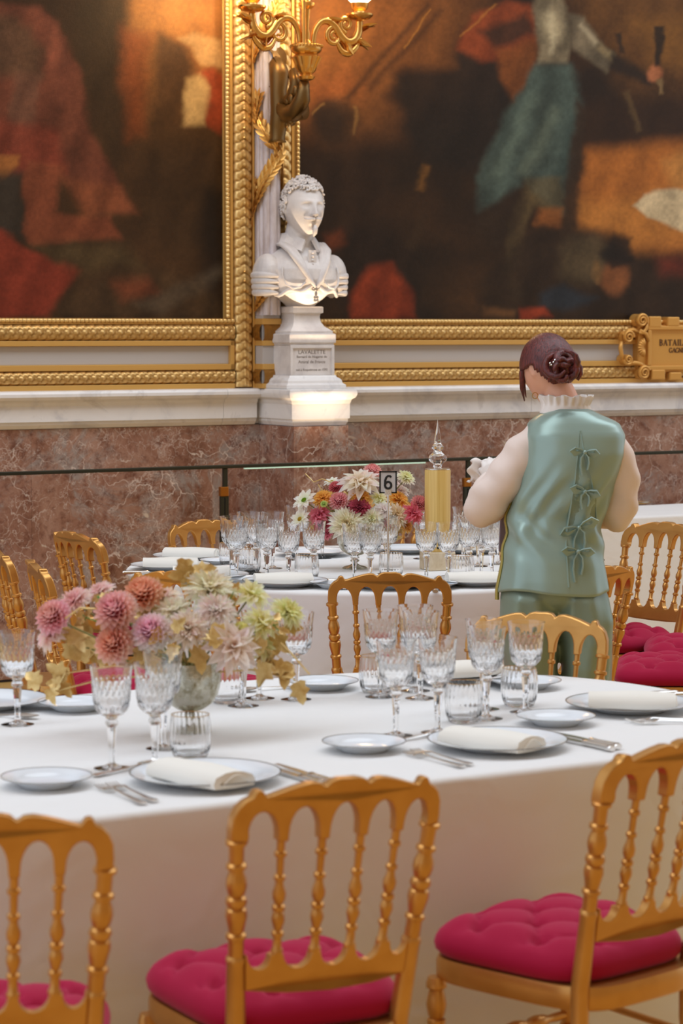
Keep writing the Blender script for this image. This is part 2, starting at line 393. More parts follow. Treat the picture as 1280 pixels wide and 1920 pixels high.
def paint_canvas(name, parent, u0, u1, z0, z1, step, ground, shapes, seed):
    nu = int((u1 - u0) / step) + 1; nz = int((z1 - z0) / step) + 1
    uu, zz = np.meshgrid(np.linspace(u0, u1, nu), np.linspace(z0, z1, nz), indexing='ij')
    n = NW - .02; X = CU * uu - SU * n; Y = SU * uu + CU * n; Zr = zz - HC
    d = Y * math.cos(PITCH) - Zr * math.sin(PITCH); up = Y * math.sin(PITCH) + Zr * math.cos(PITCH)
    px = 640 + FP * X / d; py = 960 - FP * up / d
    wx = px + 26 * (fbm(px, py, 70, seed) - .47) + 8 * (fbm(px, py, 14, seed + 9) - .47); wy = py + 26 * (fbm(px, py, 70, seed + 20) - .47)
    col = np.array([np.interp(fbm(px, py, 160, seed + 30), [.25, .5, .7], [ground[0][k], ground[1][k], ground[2][k]]) for k in range(3)])
    for poly, c, soft, op, streak in shapes:
        s = sdf(wx, wy, poly); soft = soft * 1.35; a = np.clip(.5 - s / (2 * soft), 0, 1); a = a * a * (3 - 2 * a) * op
        sh = 1 + streak * (np.sin((wx * .8 + wy * .25) / 9 + 5 * fbm(px, py, 60, seed + 40)) * .5 + (fbm(px, py, 26, seed + 50) - .47) * 1.6)
        for k in range(3): col[k] = col[k] * (1 - a) + np.clip(c[k] * sh, 0, 1) * a
    gr = .78 + .46 * fbm(px, py, 5, seed + 60, 2)
    col = col * gr * np.array([.98, .90, .78])[:, None, None]      # aged varnish
    me = bpy.data.meshes.new(name)
    idx = np.arange(nu * nz).reshape(nu, nz)
    fs = np.stack([idx[:-1, :-1], idx[1:, :-1], idx[1:, 1:], idx[:-1, 1:]], -1).reshape(-1, 4)
    me.vertices.add(nu * nz); me.vertices.foreach_set('co', np.stack([uu, np.full_like(uu, n), zz], -1).astype(np.float32).ravel())
    nf = len(fs); me.loops.add(nf * 4); me.loops.foreach_set('vertex_index', fs.astype(np.int32).ravel())
    me.polygons.add(nf); me.polygons.foreach_set('loop_start', np.arange(0, nf * 4, 4, dtype=np.int32))
    me.update(calc_edges=True)
    a = me.color_attributes.new('Col', 'FLOAT_COLOR', 'POINT')
    a.data.foreach_set('color', np.concatenate([np.clip(col, 0, 1), np.ones((1,) + uu.shape)]).transpose(1, 2, 0).astype(np.float32).ravel())
    me.shade_smooth(); return link(name, me, canvas_m, parent)
def PA(x0, y0, x1, y1, w0, w1):       # a limb or fold of paint
    dx, dy = x1 - x0, y1 - y0; L = math.hypot(dx, dy); nx, ny = -dy / L, dx / L
    return [(x0 + nx * w0, y0 + ny * w0), (x1 + nx * w1, y1 + ny * w1), (x1 - nx * w1, y1 - ny * w1), (x0 - nx * w0, y0 - ny * w0)]
def EL(cx, cy, rx, ry, n=14): return [(cx + rx * math.cos(2 * PI * i / n), cy + ry * math.sin(2 * PI * i / n)) for i in range(n)]
D3 = lin
LP = [
    ([(-400, -500), (470, -500), (470, 700), (-400, 700)], D3(66, 44, 26), 40, .35, .3),
    ([(225, -300), (440, -300), (440, 150), (300, 190), (240, 90)], D3(150, 98, 50), 45, .9, .25),
    (EL(318, 15, 70, 60), D3(190, 130, 66), 45, .8, .15),
    ([(150, -200), (232, -200), (250, 240), (215, 330), (140, 120)], D3(52, 38, 24), 16, .9, .2),
    ([(225, 50), (280, 60), (268, 250), (240, 260)], D3(136, 70, 34), 14, .7, .3),
    ([(290, 60), (345, 80), (360, 130), (330, 240), (285, 240)], D3(70, 48, 28), 12, .9, .3),
    ([(330, 70), (355, 58), (418, 75), (418, 130), (372, 122), (350, 84)], D3(188, 150, 100), 5, .9, .2),
    ([(368, 135), (395, 128), (420, 150), (420, 250), (385, 235)], D3(150, 62, 34), 5, .85, .3),
    ([(345, 150), (372, 138), (392, 165), (384, 235), (345, 240), (340, 190)], D3(190, 160, 108), 6, .9, .3),
    ([(255, 260), (430, 240), (430, 470), (330, 480), (250, 420)], D3(56, 40, 24), 30, .7, .4),
    ([(380, 360), (430, 350), (430, 600), (375, 560)], D3(30, 22, 18), 18, .9, .2),
    ([(0, 10), (70, 10), (125, 70), (145, 130), (175, 250), (225, 345), (250, 395), (170, 400), (110, 320), (60, 320), (-60, 200), (-60, 10)], D3(100, 56, 42), 7, .95, .42),
    ([(60, 20), (100, 40), (140, 130), (120, 190), (80, 120)], D3(126, 72, 56), 10, .6, .4),
    ([(-80, 30), (30, 30), (78, 90), (70, 150), (-80, 140)], D3(82, 62, 46), 12, .8, .3),
    ([(25, 135), (72, 140), (68, 245), (30, 280), (18, 220)], D3(104, 72, 58), 7, .8, .3),
    ([(-80, 215), (20, 225), (110, 240), (125, 320), (40, 330), (-80, 300)], D3(118, 54, 40), 10, .85, .35),
    ([(0, 285), (38, 290), (30, 318), (8, 340), (-10, 320)], D3(150, 98, 52), 5, .9, .2),
    ([(-80, 320), (50, 325), (45, 440), (-80, 440)], D3(48, 44, 40), 14, .85, .3),
    ([(52, 300), (122, 310), (104, 396), (210, 408), (232, 452), (60, 455), (40, 430)], D3(118, 64, 44), 6, .92, .3),
    ([(225, 345), (255, 395), (160, 410), (120, 330)], D3(128, 74, 48), 10, .7, .4),
    ([(-80, 420), (0, 428), (50, 462), (152, 512), (130, 538), (90, 595), (-80, 600)], D3(124, 50, 36), 7, .92, .3),
    ([(60, 455), (240, 460), (260, 500), (150, 515)], D3(76, 62, 40), 14, .8, .35),
    ([(90, 600), (140, 535), (300, 500), (420, 560), (420, 610)], D3(70, 52, 34), 16, .75, .5),
    ([(215, 530), (270, 520), (290, 545), (230, 560)], D3(124, 62, 40), 12, .6, .3),
    ([(250, 565), (420, 500), (425, 520), (300, 585)], D3(92, 82, 70), 9, .45, .3),
]
LPo = thing('framed_painting', 'large dark oil painting of red robed kneeling figures in a gilt frame', 'painting', rz=AW)
paint_canvas('canvas', LPo, 3.3, 5.456, 1.684, 3.75, .0062, [D3(40, 28, 18), D3(64, 44, 26), D3(86, 60, 34)], LP, 3)
bottom_rails(LPo, 3.3, 5.50)
bar('frame_stile', LPo, 5.456, 5.612, 1.344, 3.75, .0, .03)
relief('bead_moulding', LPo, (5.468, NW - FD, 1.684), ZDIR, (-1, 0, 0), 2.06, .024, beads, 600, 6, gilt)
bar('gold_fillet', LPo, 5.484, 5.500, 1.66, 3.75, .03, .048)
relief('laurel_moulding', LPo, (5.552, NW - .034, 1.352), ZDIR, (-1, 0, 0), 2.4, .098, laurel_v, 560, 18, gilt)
bar('gold_fillet', LPo, 5.602, 5.612, 1.344, 3.75, .03, .06)
bar('gold_fillet', LPo, 5.478, 5.500, 1.436, 1.577, .03, .058)

RP = [
    ([(500, -400), (900, -400), (900, 150), (640, 250), (500, 200)], D3(120, 76, 38), 60, .8, .25),
    ([(540, 20), (700, -40), (760, 40), (640, 180), (560, 220)], D3(142, 92, 46), 50, .7, .2),
    ([(570, 160), (650, 130), (680, 170), (600, 230)], D3(140, 82, 42), 22, .7, .3),
    (PA(650, 190, 800, 10, 6, 4), D3(70, 46, 26), 5, .8, .1), (PA(690, 170, 830, 20, 8, 5), D3(64, 42, 24), 6, .7, .1), (PA(755, 95, 805, 20, 1.5, 1), D3(176, 124, 56), 2, .7, 0),
    (EL(627, 232, 44, 50), D3(66, 46, 28), 10, .9, .3), (EL(622, 235, 30, 38), D3(44, 32, 22), 10, .9, .2),
    (PA(588, 215, 612, 196, 2.5, 2), D3(150, 116, 66), 2, .6, 0), (PA(664, 200, 668, 250, 3, 1.5), D3(140, 108, 62), 2, .6, 0),
    ([(560, 300), (690, 260), (740, 330), (740, 560), (640, 560), (560, 450)], D3(46, 32, 22), 26, .85, .3),
    ([(640, 430), (720, 420), (800, 480), (790, 600), (640, 600)], D3(36, 26, 20), 20, .8, .3),
    ([(740, 140), (850, 120), (870, 60), (920, 40), (960, 160), (950, 270), (880, 320), (800, 310), (760, 240)], D3(34, 27, 22), 12, .92, .25),
    ([(720, 180), (770, 140), (800, 200), (780, 220)], D3(40, 30, 22), 12, .8, .2),
    (PA(800, 315, 790, 360, 6, 4), D3(120, 84, 40), 4, .6, .2), (PA(770, 470, 800, 400, 10, 7), D3(56, 42, 28), 8, .6, .2),
    ([(862, 90), (885, 30), (950, 0), (1010, 10), (1005, 75), (960, 110), (900, 122)], D3(132, 64, 34), 7, .9, .4),
    ([(930, 95), (1000, 70), (1005, 140), (960, 190), (935, 150)], D3(120, 70, 32), 8, .85, .35),
    (PA(868, 70, 930, 5, 2, 2), D3(182, 128, 60), 2, .5, 0),
    ([(900, 60), (990, 20), (1000, 60), (930, 92)], D3(48, 36, 26), 8, .85, .2),
    ([(1060, 190), (1300, 160), (1700, 160), (1700, 300), (1100, 290)], D3(48, 32, 20), 18, .85, .2),
    ([(1090, -300), (1700, -300), (1700, 180), (1180, 150), (1090, 40)], D3(104, 70, 34), 40, .9, .3),
    ([(1190, 40), (1290, 30), (1300, 130), (1230, 110)], D3(132, 92, 42), 22, .8, .2),
    ([(1100, 280), (1250, 262), (1700, 230), (1700, 480), (1200, 470), (1080, 420)], D3(168, 104, 46), 16, .95, .25),
    ([(1070, 380), (1240, 360), (1300, 450), (1180, 470), (1080, 430)], D3(182, 122, 58), 18, .8, .2),
    ([(1240, 300), (1340, 240), (1700, 240), (1700, 380), (1260, 360)], D3(192, 136, 72), 12, .85, .2),
    ([(1190, 385), (1210, 362), (1300, 360), (1400, 390), (1400, 470), (1270, 430), (1215, 410)], D3(206, 192, 162), 4, .95, .35),
    ([(1005, -20), (1060, -10), (1070, 60), (1066, 120), (1010, 122), (1002, 60)], D3(120, 112, 94), 5, .95, .5),
    (EL(1034, 45, 18, 34), D3(176, 168, 142), 10, .7, .2), (PA(1030, 100, 1034, 20, 5, 6), D3(205, 198, 172), 5, .5, 0),
    ([(1066, 20), (1100, 30), (1125, 80), (1150, 100), (1130, 130), (1090, 100), (1070, 90)], D3(112, 104, 88), 5, .92, .5),
    (PA(1090, 45, 1120, 85, 5, 4), D3(190, 182, 158), 4, .6, 0), (PA(1125, 88, 1148, 108, 6, 5), D3(150, 136, 104), 4, .6, 0),
    (PA(1140, 110, 1225, 148, 13, 10), D3(38, 30, 24), 6, .9, .2), (EL(1228, 133, 14, 16), D3(176, 112, 78), 4, .9, .2),
    (PA(1232, 50, 1233, 120, 6, 5), D3(28, 24, 20), 3, .9, 0), (PA(1238, 145, 1242, 172, 4, 4), D3(140, 118, 84), 3, .8, .2),
    (PA(1160, 62, 1164, 100, 5, 3), D3(34, 30, 26), 3, .8, 0), (PA(1175, 165, 1200, 240, 7, 4), D3(92, 74, 48), 4, .7, .2),
    ([(1000, 122), (1075, 120), (1092, 190), (1086, 290), (1050, 405), (985, 350), (895, 400), (892, 330), (940, 220), (975, 170)], D3(66, 82, 80), 8, .95, .5),
    (PA(1000, 180, 930, 330, 9, 12), D3(92, 110, 104), 9, .6, .2), (PA(1040, 200, 980, 330, 8, 12), D3(108, 124, 114), 9, .55, .2), (PA(1075, 210, 1045, 350, 9, 12), D3(52, 70, 70), 9, .6, .2),
    ([(985, 340), (1050, 330), (1060, 400), (1035, 412), (985, 365)], D3(92, 82, 58), 7, .7, .4),
    ([(1080, 180), (1102, 200), (1092, 300), (1075, 430), (1050, 430), (1062, 300)], D3(52, 36, 22), 7, .9, .2),
    ([(985, 350), (1010, 380), (985, 450), (965, 510), (985, 555), (960, 560), (945, 500), (955, 430)], D3(92, 78, 52), 6, .85, .4),
    ([(900, 390), (990, 360), (985, 430), (940, 470), (890, 440)], D3(46, 34, 24), 12, .8, .3),
    ([(1015, 395), (1050, 395), (1046, 430), (1010, 430)], D3(150, 92, 44), 6, .7, .2),
    ([(980, 440), (1060, 425), (1150, 440), (1190, 480), (1300, 470), (1700, 470), (1700, 700), (900, 700), (900, 520)], D3(44, 32, 22), 14, .92, .35),
    (EL(1095, 485, 50, 42), D3(84, 72, 52), 14, .8, .4), (EL(1155, 520, 26, 36), D3(134, 84, 50), 8, .85, .3), (EL(1124, 505, 8, 26), D3(124, 94, 58), 4, .7, .1),
    ([(1130, 470), (1150, 440), (1185, 450), (1190, 490), (1150, 500)], D3(28, 22, 18), 6, .9, .2),
    ([(1235, 480), (1320, 470), (1330, 520), (1240, 510)], D3(110, 44, 30), 14, .7, .3),
    ([(1010, 545), (1060, 530), (1120, 560), (1060, 580), (1010, 570)], D3(40, 50, 62), 8, .8, .3),
    ([(970, 575), (1020, 572), (1035, 590), (975, 598)], D3(150, 60, 36), 6, .85, .3), (PA(905, 578, 960, 585, 7, 7), D3(112, 78, 48), 6, .7, .3),
    ([(655, 555), (690, 510), (735, 498), (768, 550), (775, 600), (655, 600)], D3(132, 54, 30), 8, .88, .4),
    ([(605, 440), (640, 425), (650, 455), (615, 470)], D3(110, 54, 30), 10, .6, .3),
]
RPo = thing('framed_painting', 'large oil painting of a standing armoured figure with blue skirt in a gilt frame', 'painting', rz=AW)
paint_canvas('canvas', RPo, 5.87, 9.0, 1.684, 3.75, .0068, [D3(38, 27, 18), D3(62, 42, 25), D3(92, 62, 34)], RP, 11)
bottom_rails(RPo, 5.62, 9.0)
bar('frame_stile', RPo, 5.715, 5.87, 1.684, 3.75, .0, .03)
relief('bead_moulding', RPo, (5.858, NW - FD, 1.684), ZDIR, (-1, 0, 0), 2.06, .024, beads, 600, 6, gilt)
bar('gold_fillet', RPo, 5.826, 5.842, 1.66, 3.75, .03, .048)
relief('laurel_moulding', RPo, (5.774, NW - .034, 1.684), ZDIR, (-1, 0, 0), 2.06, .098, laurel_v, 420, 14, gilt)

# fluted colonette between the frames, wound with a gilded laurel garland
CO = thing('fluted_column', 'slender white fluted wall column wound with gilded laurel between the painting frames', 'column', rz=AW)
cu, cr = 5.664, .047
def colring(z):
    pts = [(cu + cr, NW, z)]
    N = 132
    for i in range(N + 1):
        # straight sides then a round front, fluted throughout
        s = i / N
        if s < .36: p = (cu + cr, NW - .12 * s / .36); nrm = (1, 0)
        elif s > .64: p = (cu - cr, NW - .12 * (1 - s) / .36); nrm = (-1, 0)
        else:
            a = PI * (s - .36) / .28; p = (cu + cr * math.cos(a), NW - .12 - cr * math.sin(a)); nrm = (math.cos(a), -math.sin(a))
        k = .012 * (abs(math.sin(PI * s * 11)) ** .6) - .009
        pts.append((p[0] + nrm[0] * k, p[1] + nrm[1] * k, z))
    pts.append((cu - cr, NW, z)); return pts
link('shaft', MB().loft([colring(1.70), colring(2.4), colring(3.1), colring(3.75)]).mesh('shaft', True, 45), column_m, CO)
link('base_block', MB().box(cu - .048, cu + .048, 10.37, NW, 1.344, 1.70).mesh('base_block', False), grey_strip, CO, bevel=.002)
for z0, z1 in ((1.655, 1.684), (1.552, 1.577), (1.436, 1.464), (1.344, 1.369)):
    link('gold_fillet', MB().box(cu - .0525, cu + .0525, 10.362, NW, z0, z1).mesh('gold_fillet', False), gilt_flat, CO, bevel=.002)
for zc, wd in ((1.616, .078), (1.402, .068)):
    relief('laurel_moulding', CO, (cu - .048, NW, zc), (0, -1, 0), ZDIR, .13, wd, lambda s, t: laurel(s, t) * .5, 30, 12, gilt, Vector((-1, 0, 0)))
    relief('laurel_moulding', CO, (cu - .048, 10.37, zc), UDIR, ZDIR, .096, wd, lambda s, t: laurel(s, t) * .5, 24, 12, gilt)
def leaf_mesh(L, Wd, cup=.25, bend=.25, n=6, rib=.12):
    m = MB()
    def f(a, b):
        s = b * 2 - 1; w = Wd / 2 * (math.sin(PI * min(a * .93 + .05, 1)) ** .8)
        return (s * w, a * L, -bend * L * a * a + cup * w * s * s - rib * w * (1 - abs(s)))
    return m.grid(n, 5, f)
lf = leaf_mesh(.062, .026).mesh('laurel_leaf', True, 180)
def colpt(a, z, out=.012):      # a: angle round the colonette, -90 = straight at the hall
    if a > 0: return Vector((cu + cr + out, NW - .12 + .06 * a, z))
    if a < -PI: return Vector((cu - cr - out, NW - .12 + .06 * (-PI - a), z))
    return Vector((cu + (cr + out) * math.cos(a), NW - .12 + (cr + out) * math.sin(a), z))
def garland(z0, z1, a0, a1, n):
    pts = [colpt(a0 + (a1 - a0) * i / n, z0 + (z1 - z0) * i / n) for i in range(n + 1)]
    link('garland_stem', MB().tube(pts, .006, 6).mesh('garland_stem'), gilt, CO)
    for i in range(n):
        p = pts[i]; d = (pts[i + 1] - p).normalized()
        nrm = Vector((p.x - cu, p.y - (NW - .10), 0)).normalized()
        for sd in (-1, 0, 1):
            side = d.cross(nrm) * sd
            y = (d * 1.0 + side * .7 + nrm * .25).normalized(); x = y.cross(nrm).normalized(); z = x.cross(y)
            M = Matrix((x, y, z)).transposed().to_4x4(); M.translation = p
            link('laurel_leaf', lf, gilt, CO, mw=M)
garland(1.72, 1.90, -PI - .9, -1.2, 9); garland(2.13, 2.36, -PI - 1.2, -PI - .5, 5)
garland(2.20, 2.50, -PI - .9, -1.0, 11); garland(2.46, 2.60, -.2, -1.5, 5); garland(2.60, 2.76, -PI - .8, -PI, 6)
garland(2.50, 2.72, -1.6, -PI - .9, 7); garland(2.30, 2.47, .2, -.9, 6); garland(2.92, 3.2, -PI - .9, -1.2, 10)

# ------------------------------------------------------------------ chairs
def rake(z): return -.185 - .20 * (z - .5)
def halfw(z): return .150 + (.1815 - .150) * (z - .45) / .45
def warp(v):                      # back pieces: raked and slightly dished in plan
    return Vector((v.x * halfw(v.z) / .1815, v.y + rake(v.z) + .028 * (v.x / .18) ** 2 - .014, v.z))
def arc_pts(cx, cz, rx, rz, a0, a1, n): return [(cx + rx * math.cos(math.radians(a0 + (a1 - a0) * i / n)), cz + rz * math.sin(math.radians(a0 + (a1 - a0) * i / n))) for i in range(n + 1)]
def chair_kit():
    K = []
    # top rail: three low humps, small volutes, five arches beneath
    half = [(.016, .9025), (.030, .899), (.039, .890), (.050, .8975), (.064, .8985), (.085, .894), (.108, .887), (.128, .8800), (.137, .8770), (.143, .8880), (.150, .8895), (.156, .8870), (.161, .877), (.172, .871), (.183, .860), (.191, .842), (.194, .818), (.194, .80)]
    under = [(.166, .80), (.166, .812)] + arc_pts(.1415, .812, .0245, .040, 0, 180, 10) + [(.117, .80), (.099, .80)] + arc_pts(.072, .812, .0265, .046, 0, 180, 10) + [(.045, .80), (.027, .80)] + arc_pts(0, .812, .0265, .049, 0, 90, 6)
    right = half + under
    poly = [(0, .902)] + right + [(-x, z) for x, z in right[::-1][1:]]
    K.append(('top_rail', MB().prism(poly, -.013, .013, warp=warp)))
    # bottom rail: scalloped cups
    up = []
    for c, w in ((-.144, .021), (-.072, .027), (0, .027), (.072, .027), (.144, .021)):
        up += [(c + w * math.cos(math.radians(180 + 180 * i / 8)), .603 + .026 * math.sin(math.radians(180 + 180 * i / 8))) for i in range(9)]
    poly = [(-.168, .603)] + up + [(.168, .603), (.168, .540), (.09, .534), (0, .532), (-.09, .534), (-.168, .540)]
    K.append(('bottom_rail', MB().prism(poly, -.010, .010, warp=warp)))
    # stiles (turned) running down into sabre rear legs
    sp = [(.805, .0150), (.803, .0185), (.797, .0185), (.795, .0130), (.765, .0125), (.762, .0170), (.756, .0175), (.753, .0125), (.748, .0125), (.738, .0165), (.725, .0180), (.712, .0150), (.707, .0120), (.704, .0165), (.696, .0185), (.690, .0160), (.688, .0120), (.684, .0170), (.672, .0185), (.655, .0150), (.643, .0125), (.640, .0170), (.634, .0175), (.631, .0135), (.602, .0135), (.599, .0165), (.592, .0170), (.588, .0158), (.52, .0168), (.45, .0175)]
    for sx in (-1, 1):
        pts = [warp(Vector((sx * .1815, 0, z))) for z, r in sp]; rr = [r for z, r in sp]
        for z, r, dy in ((.34, .0165, .0), (.2, .0150, -.02), (.08, .0135, -.055), (0, .012, -.085)):
            pts.append(warp(Vector((sx * .1815, 0, .45))) + Vector((0, dy, z - .45))); rr.append(r)
        K.append(('stile', MB().tube(pts, rr, 12, up=(1, 0, 0))))
    bp = [(.812, .0075), (.783, .0070), (.780, .0105), (.774, .0105), (.771, .0065), (.742, .0060), (.739, .0100), (.733, .0100), (.730, .0065), (.722, .0075), (.710, .0115), (.700, .0110), (.690, .0065), (.687, .0110), (.680, .0110), (.677, .0065), (.673, .0100), (.662, .0115), (.650, .0080), (.644, .0065), (.641, .0105), (.635, .0105), (.632, .0072), (.612, .0078), (.609, .0105), (.604, .0105), (.598, .008)]
    for bx in (-.108, -.036, .036, .108):
        K.append(('baluster', MB().tube([warp(Vector((bx, 0, z))) for z, r in bp], [r for z, r in bp], 10, up=(1, 0, 0))))
    # seat frame
    out = []
    for i in range(40):
        a = 2 * PI * i / 40; c, s = math.cos(a), math.sin(a)
        e = lambda v: math.copysign(abs(v) ** .45, v)
        y = .005 + .205 * e(s); x = (.188 + .022 * (y / .2)) * e(c); out.append((x, y))
    m = MB(); m.loft([[(x * k, y * k, z) for x, y in out] for k, z in ((.975, .408), (1, .415), (1, .442), (.985, .452), (.9, .453))], True, True)
    K.append(('seat_frame', m))
    lp = [(.412, .016), (.40, .020), (.392, .020), (.388, .014), (.38, .016), (.36, .020), (.34, .0165), (.333, .013), (.33, .018), (.322, .018), (.318, .013), (.30, .017), (.28, .019), (.255, .0145), (.25, .019), (.242, .019), (.238, .013), (.12, .0115), (.06, .0095), (.05, .013), (.043, .013), (.036, .009), (0, .0085)]
    for sx in (-1, 1):
        K.append(('leg', MB().tube([(sx * .185, .172, z) for z, r in lp], [r for z, r in lp], 12, up=(1, 0, 0))))
    rl = lambda sx, z: Vector((sx * .150, -.19 - (.02 if z < .25 else 0), z))
    for sx in (-1, 1):
        for z in (.31, .20): K.append(('stretcher', MB().tube([(sx * .185, .172, z), rl(sx, z)], .0075, 8)))
    n = 24
    K.append(('front_stretcher', MB().tube([(-.185 + .37 * i / n, .172, .27) for i in range(n + 1)], [.008 + .007 * abs(math.sin(PI * i / 4)) * (1 if 4 < i < 20 else .2) for i in range(n + 1)], 10)))
    K.append(('back_stretcher', MB().tube([rl(-1, .26), rl(1, .26)], .0075, 8)))
    return [(nm, m.mesh('chair_' + nm, True, 40), gold_wood, None) for nm, m in K]
CK = chair_kit()
CK_BEV = {'top_rail': .005, 'bottom_rail': .004}
def cushion_mesh():
    """loose buttoned pad: superellipse outline, full rounded sides, puffs between deep buttons"""
    NR, NA = 26, 84; A = .190
    def P_(rho, th):
        c, s_ = math.cos(th), math.sin(th); k = (abs(c) ** 4.5 + abs(s_) ** 4.5) ** (-1 / 4.5)
        return rho * k * c * A, rho * k * s_ * A
    rings = []
    for i in range(NR):
        rho = max(1e-3, (i / (NR - 1)) ** .8); ring = []
        for j in range(NA):
            th = 2 * PI * j / NA; X, Y = P_(rho, th)
            p, q = (X + Y) / .072, (X - Y) / .072
            puff = (abs(math.cos(PI * p / 2)) * abs(math.cos(PI * q / 2))) ** .28
            bt = min(math.hypot(p - a, q - b) for a in (-3, -1, 1, 3) for b in (-3, -1, 1, 3))
            e = max(0, 1 - rho ** 9) ** .5; inn = 1 - max(0, (rho - .72) / .28) ** 1.5
            h = .034 + e * (.020 + (.024 * puff - .024 * math.exp(-(bt / .28) ** 2)) * inn + .006 * (1 - rho))
            ring.append((X * (1.01 + .10 * (Y / .2)), Y, h))
        rings.append(ring)
    for k, z in ((1.012, .024), (1.0, .012), (.96, .003), (.88, 0), (.4, 0), (.001, 0)):
        rings.append([(x * k, y * k, z) for x, y, h in rings[NR - 1]])
    return MB().loft(rings, True, True).mesh('seat_cushion', True, 180)
CUSH = cushion_mesh()
SEATS = []
def chair(px, py, phi, label, clabel, Y=None, dx=0, dy=0, sc=1.0):
    f = math.radians(phi); crest = at(px, py, .90) if Y is None else atd(px, py, Y)
    fx, fy = -math.sin(f), math.cos(f)
    loc = (crest.x + .275 * fx + dx, crest.y + .275 * fy + dy, 0)
    t = thing('gold_chair', label, 'chair', loc, f, 'gold ballroom chairs'); t.scale = (sc, sc, sc)
    SEATS.append((loc[0], loc[1], f))
    for nm, me, mt, mw in CK: link(nm, me, mt, t, bevel=CK_BEV.get(nm, 0))
    if clabel:
        c = link('seat_cushion', CUSH, velvet); c.location = (loc[0] + .02 * fx, loc[1] + .02 * fy, .4535); c.rotation_euler.z = f
        tag(c, clabel, 'cushion', 'crimson seat cushions')
chair(-18, 1528, 9, 'gold ballroom chair cut off by the lower left edge, back to camera', 'crimson cushion just showing at the bottom left corner')
chair(648, 1458, 24, 'gold ballroom chair nearest the camera at the centre of the front table', 'crimson tufted cushion on the nearest central gold chair')
chair(1286, 1386, 42, 'gold ballroom chair at lower right, turned sideways to the front table', 'crimson tufted cushion on the lower right gold chair')
chair(1014, 1149, 160, 'gold chair across the front table, in front of the teal trousers', None)
chair(731, 1074, 0, 'gold chair with its back square to camera before the table numbered 6', 'crimson cushion of the square-on chair between the two tables')
chair(312, 1071, -27, 'gold chair hidden behind the pink flowers, only its top rail showing', 'crimson cushion of the chair behind the pink flowers', dx=.03)
chair(378, 962, 215, 'gold chair on the wall side of the back table, beside folded napkins', None, sc=.97)
chair(132, 997, -57, 'gold chair standing free against the red marble, leftmost upright back', 'crimson cushion on the free chair before the red marble')
chair(58, 1051, -76, 'gold chair seen edge on at the left, above the pale pink dahlia', 'crimson cushion showing under the gold leaves at the left')
chair(-18, 1033, -76, 'gold chair at the extreme left edge, mostly out of view', None, dy=.10)
chair(1132, 1062, 45, 'gold chair directly right of the standing waitress, angled away', 'crimson cushion of the chair beside the waitress', )
chair(1240, 982, 130, 'gold chair against the far white table at right, full back visible', 'crimson cushion on the chair by the far white table', dx=.03, dy=.06)
def side_chair(x, y, phi, label, clabel):
    f = math.radians(phi); SEATS.append((x, y, f)); t = thing('gold_chair', label, 'chair', (x, y, 0), f, 'gold ballroom chairs')
    for nm, me, mt, mw in CK: link(nm, me, mt, t, bevel=CK_BEV.get(nm, 0))
    c = link('seat_cushion', CUSH, velvet); c.location = (x - .02 * math.sin(f), y + .02 * math.cos(f), .4535); c.rotation_euler.z = f; tag(c, clabel, 'cushion', 'crimson seat cushions')
side_chair(1.13, 8.10, 84, 'gold chair at right edge whose wide seat front shows beside the waitress', 'large crimson tufted cushion at right, lowest of the three stacked in view')
side_chair(1.30, 8.62, 84, 'gold chair at right edge behind another, only its seat visible', 'crimson cushion at right, middle of the three stacked in view')
t = thing('gold_chair', 'gold chair on the wall side of the back table, hidden behind the dahlias', 'chair', (.06, 10.25, 0), math.radians(150), 'gold ballroom chairs')
for nm, me, mt, mw in CK: link(nm, me, mt, t, bevel=CK_BEV.get(nm, 0))

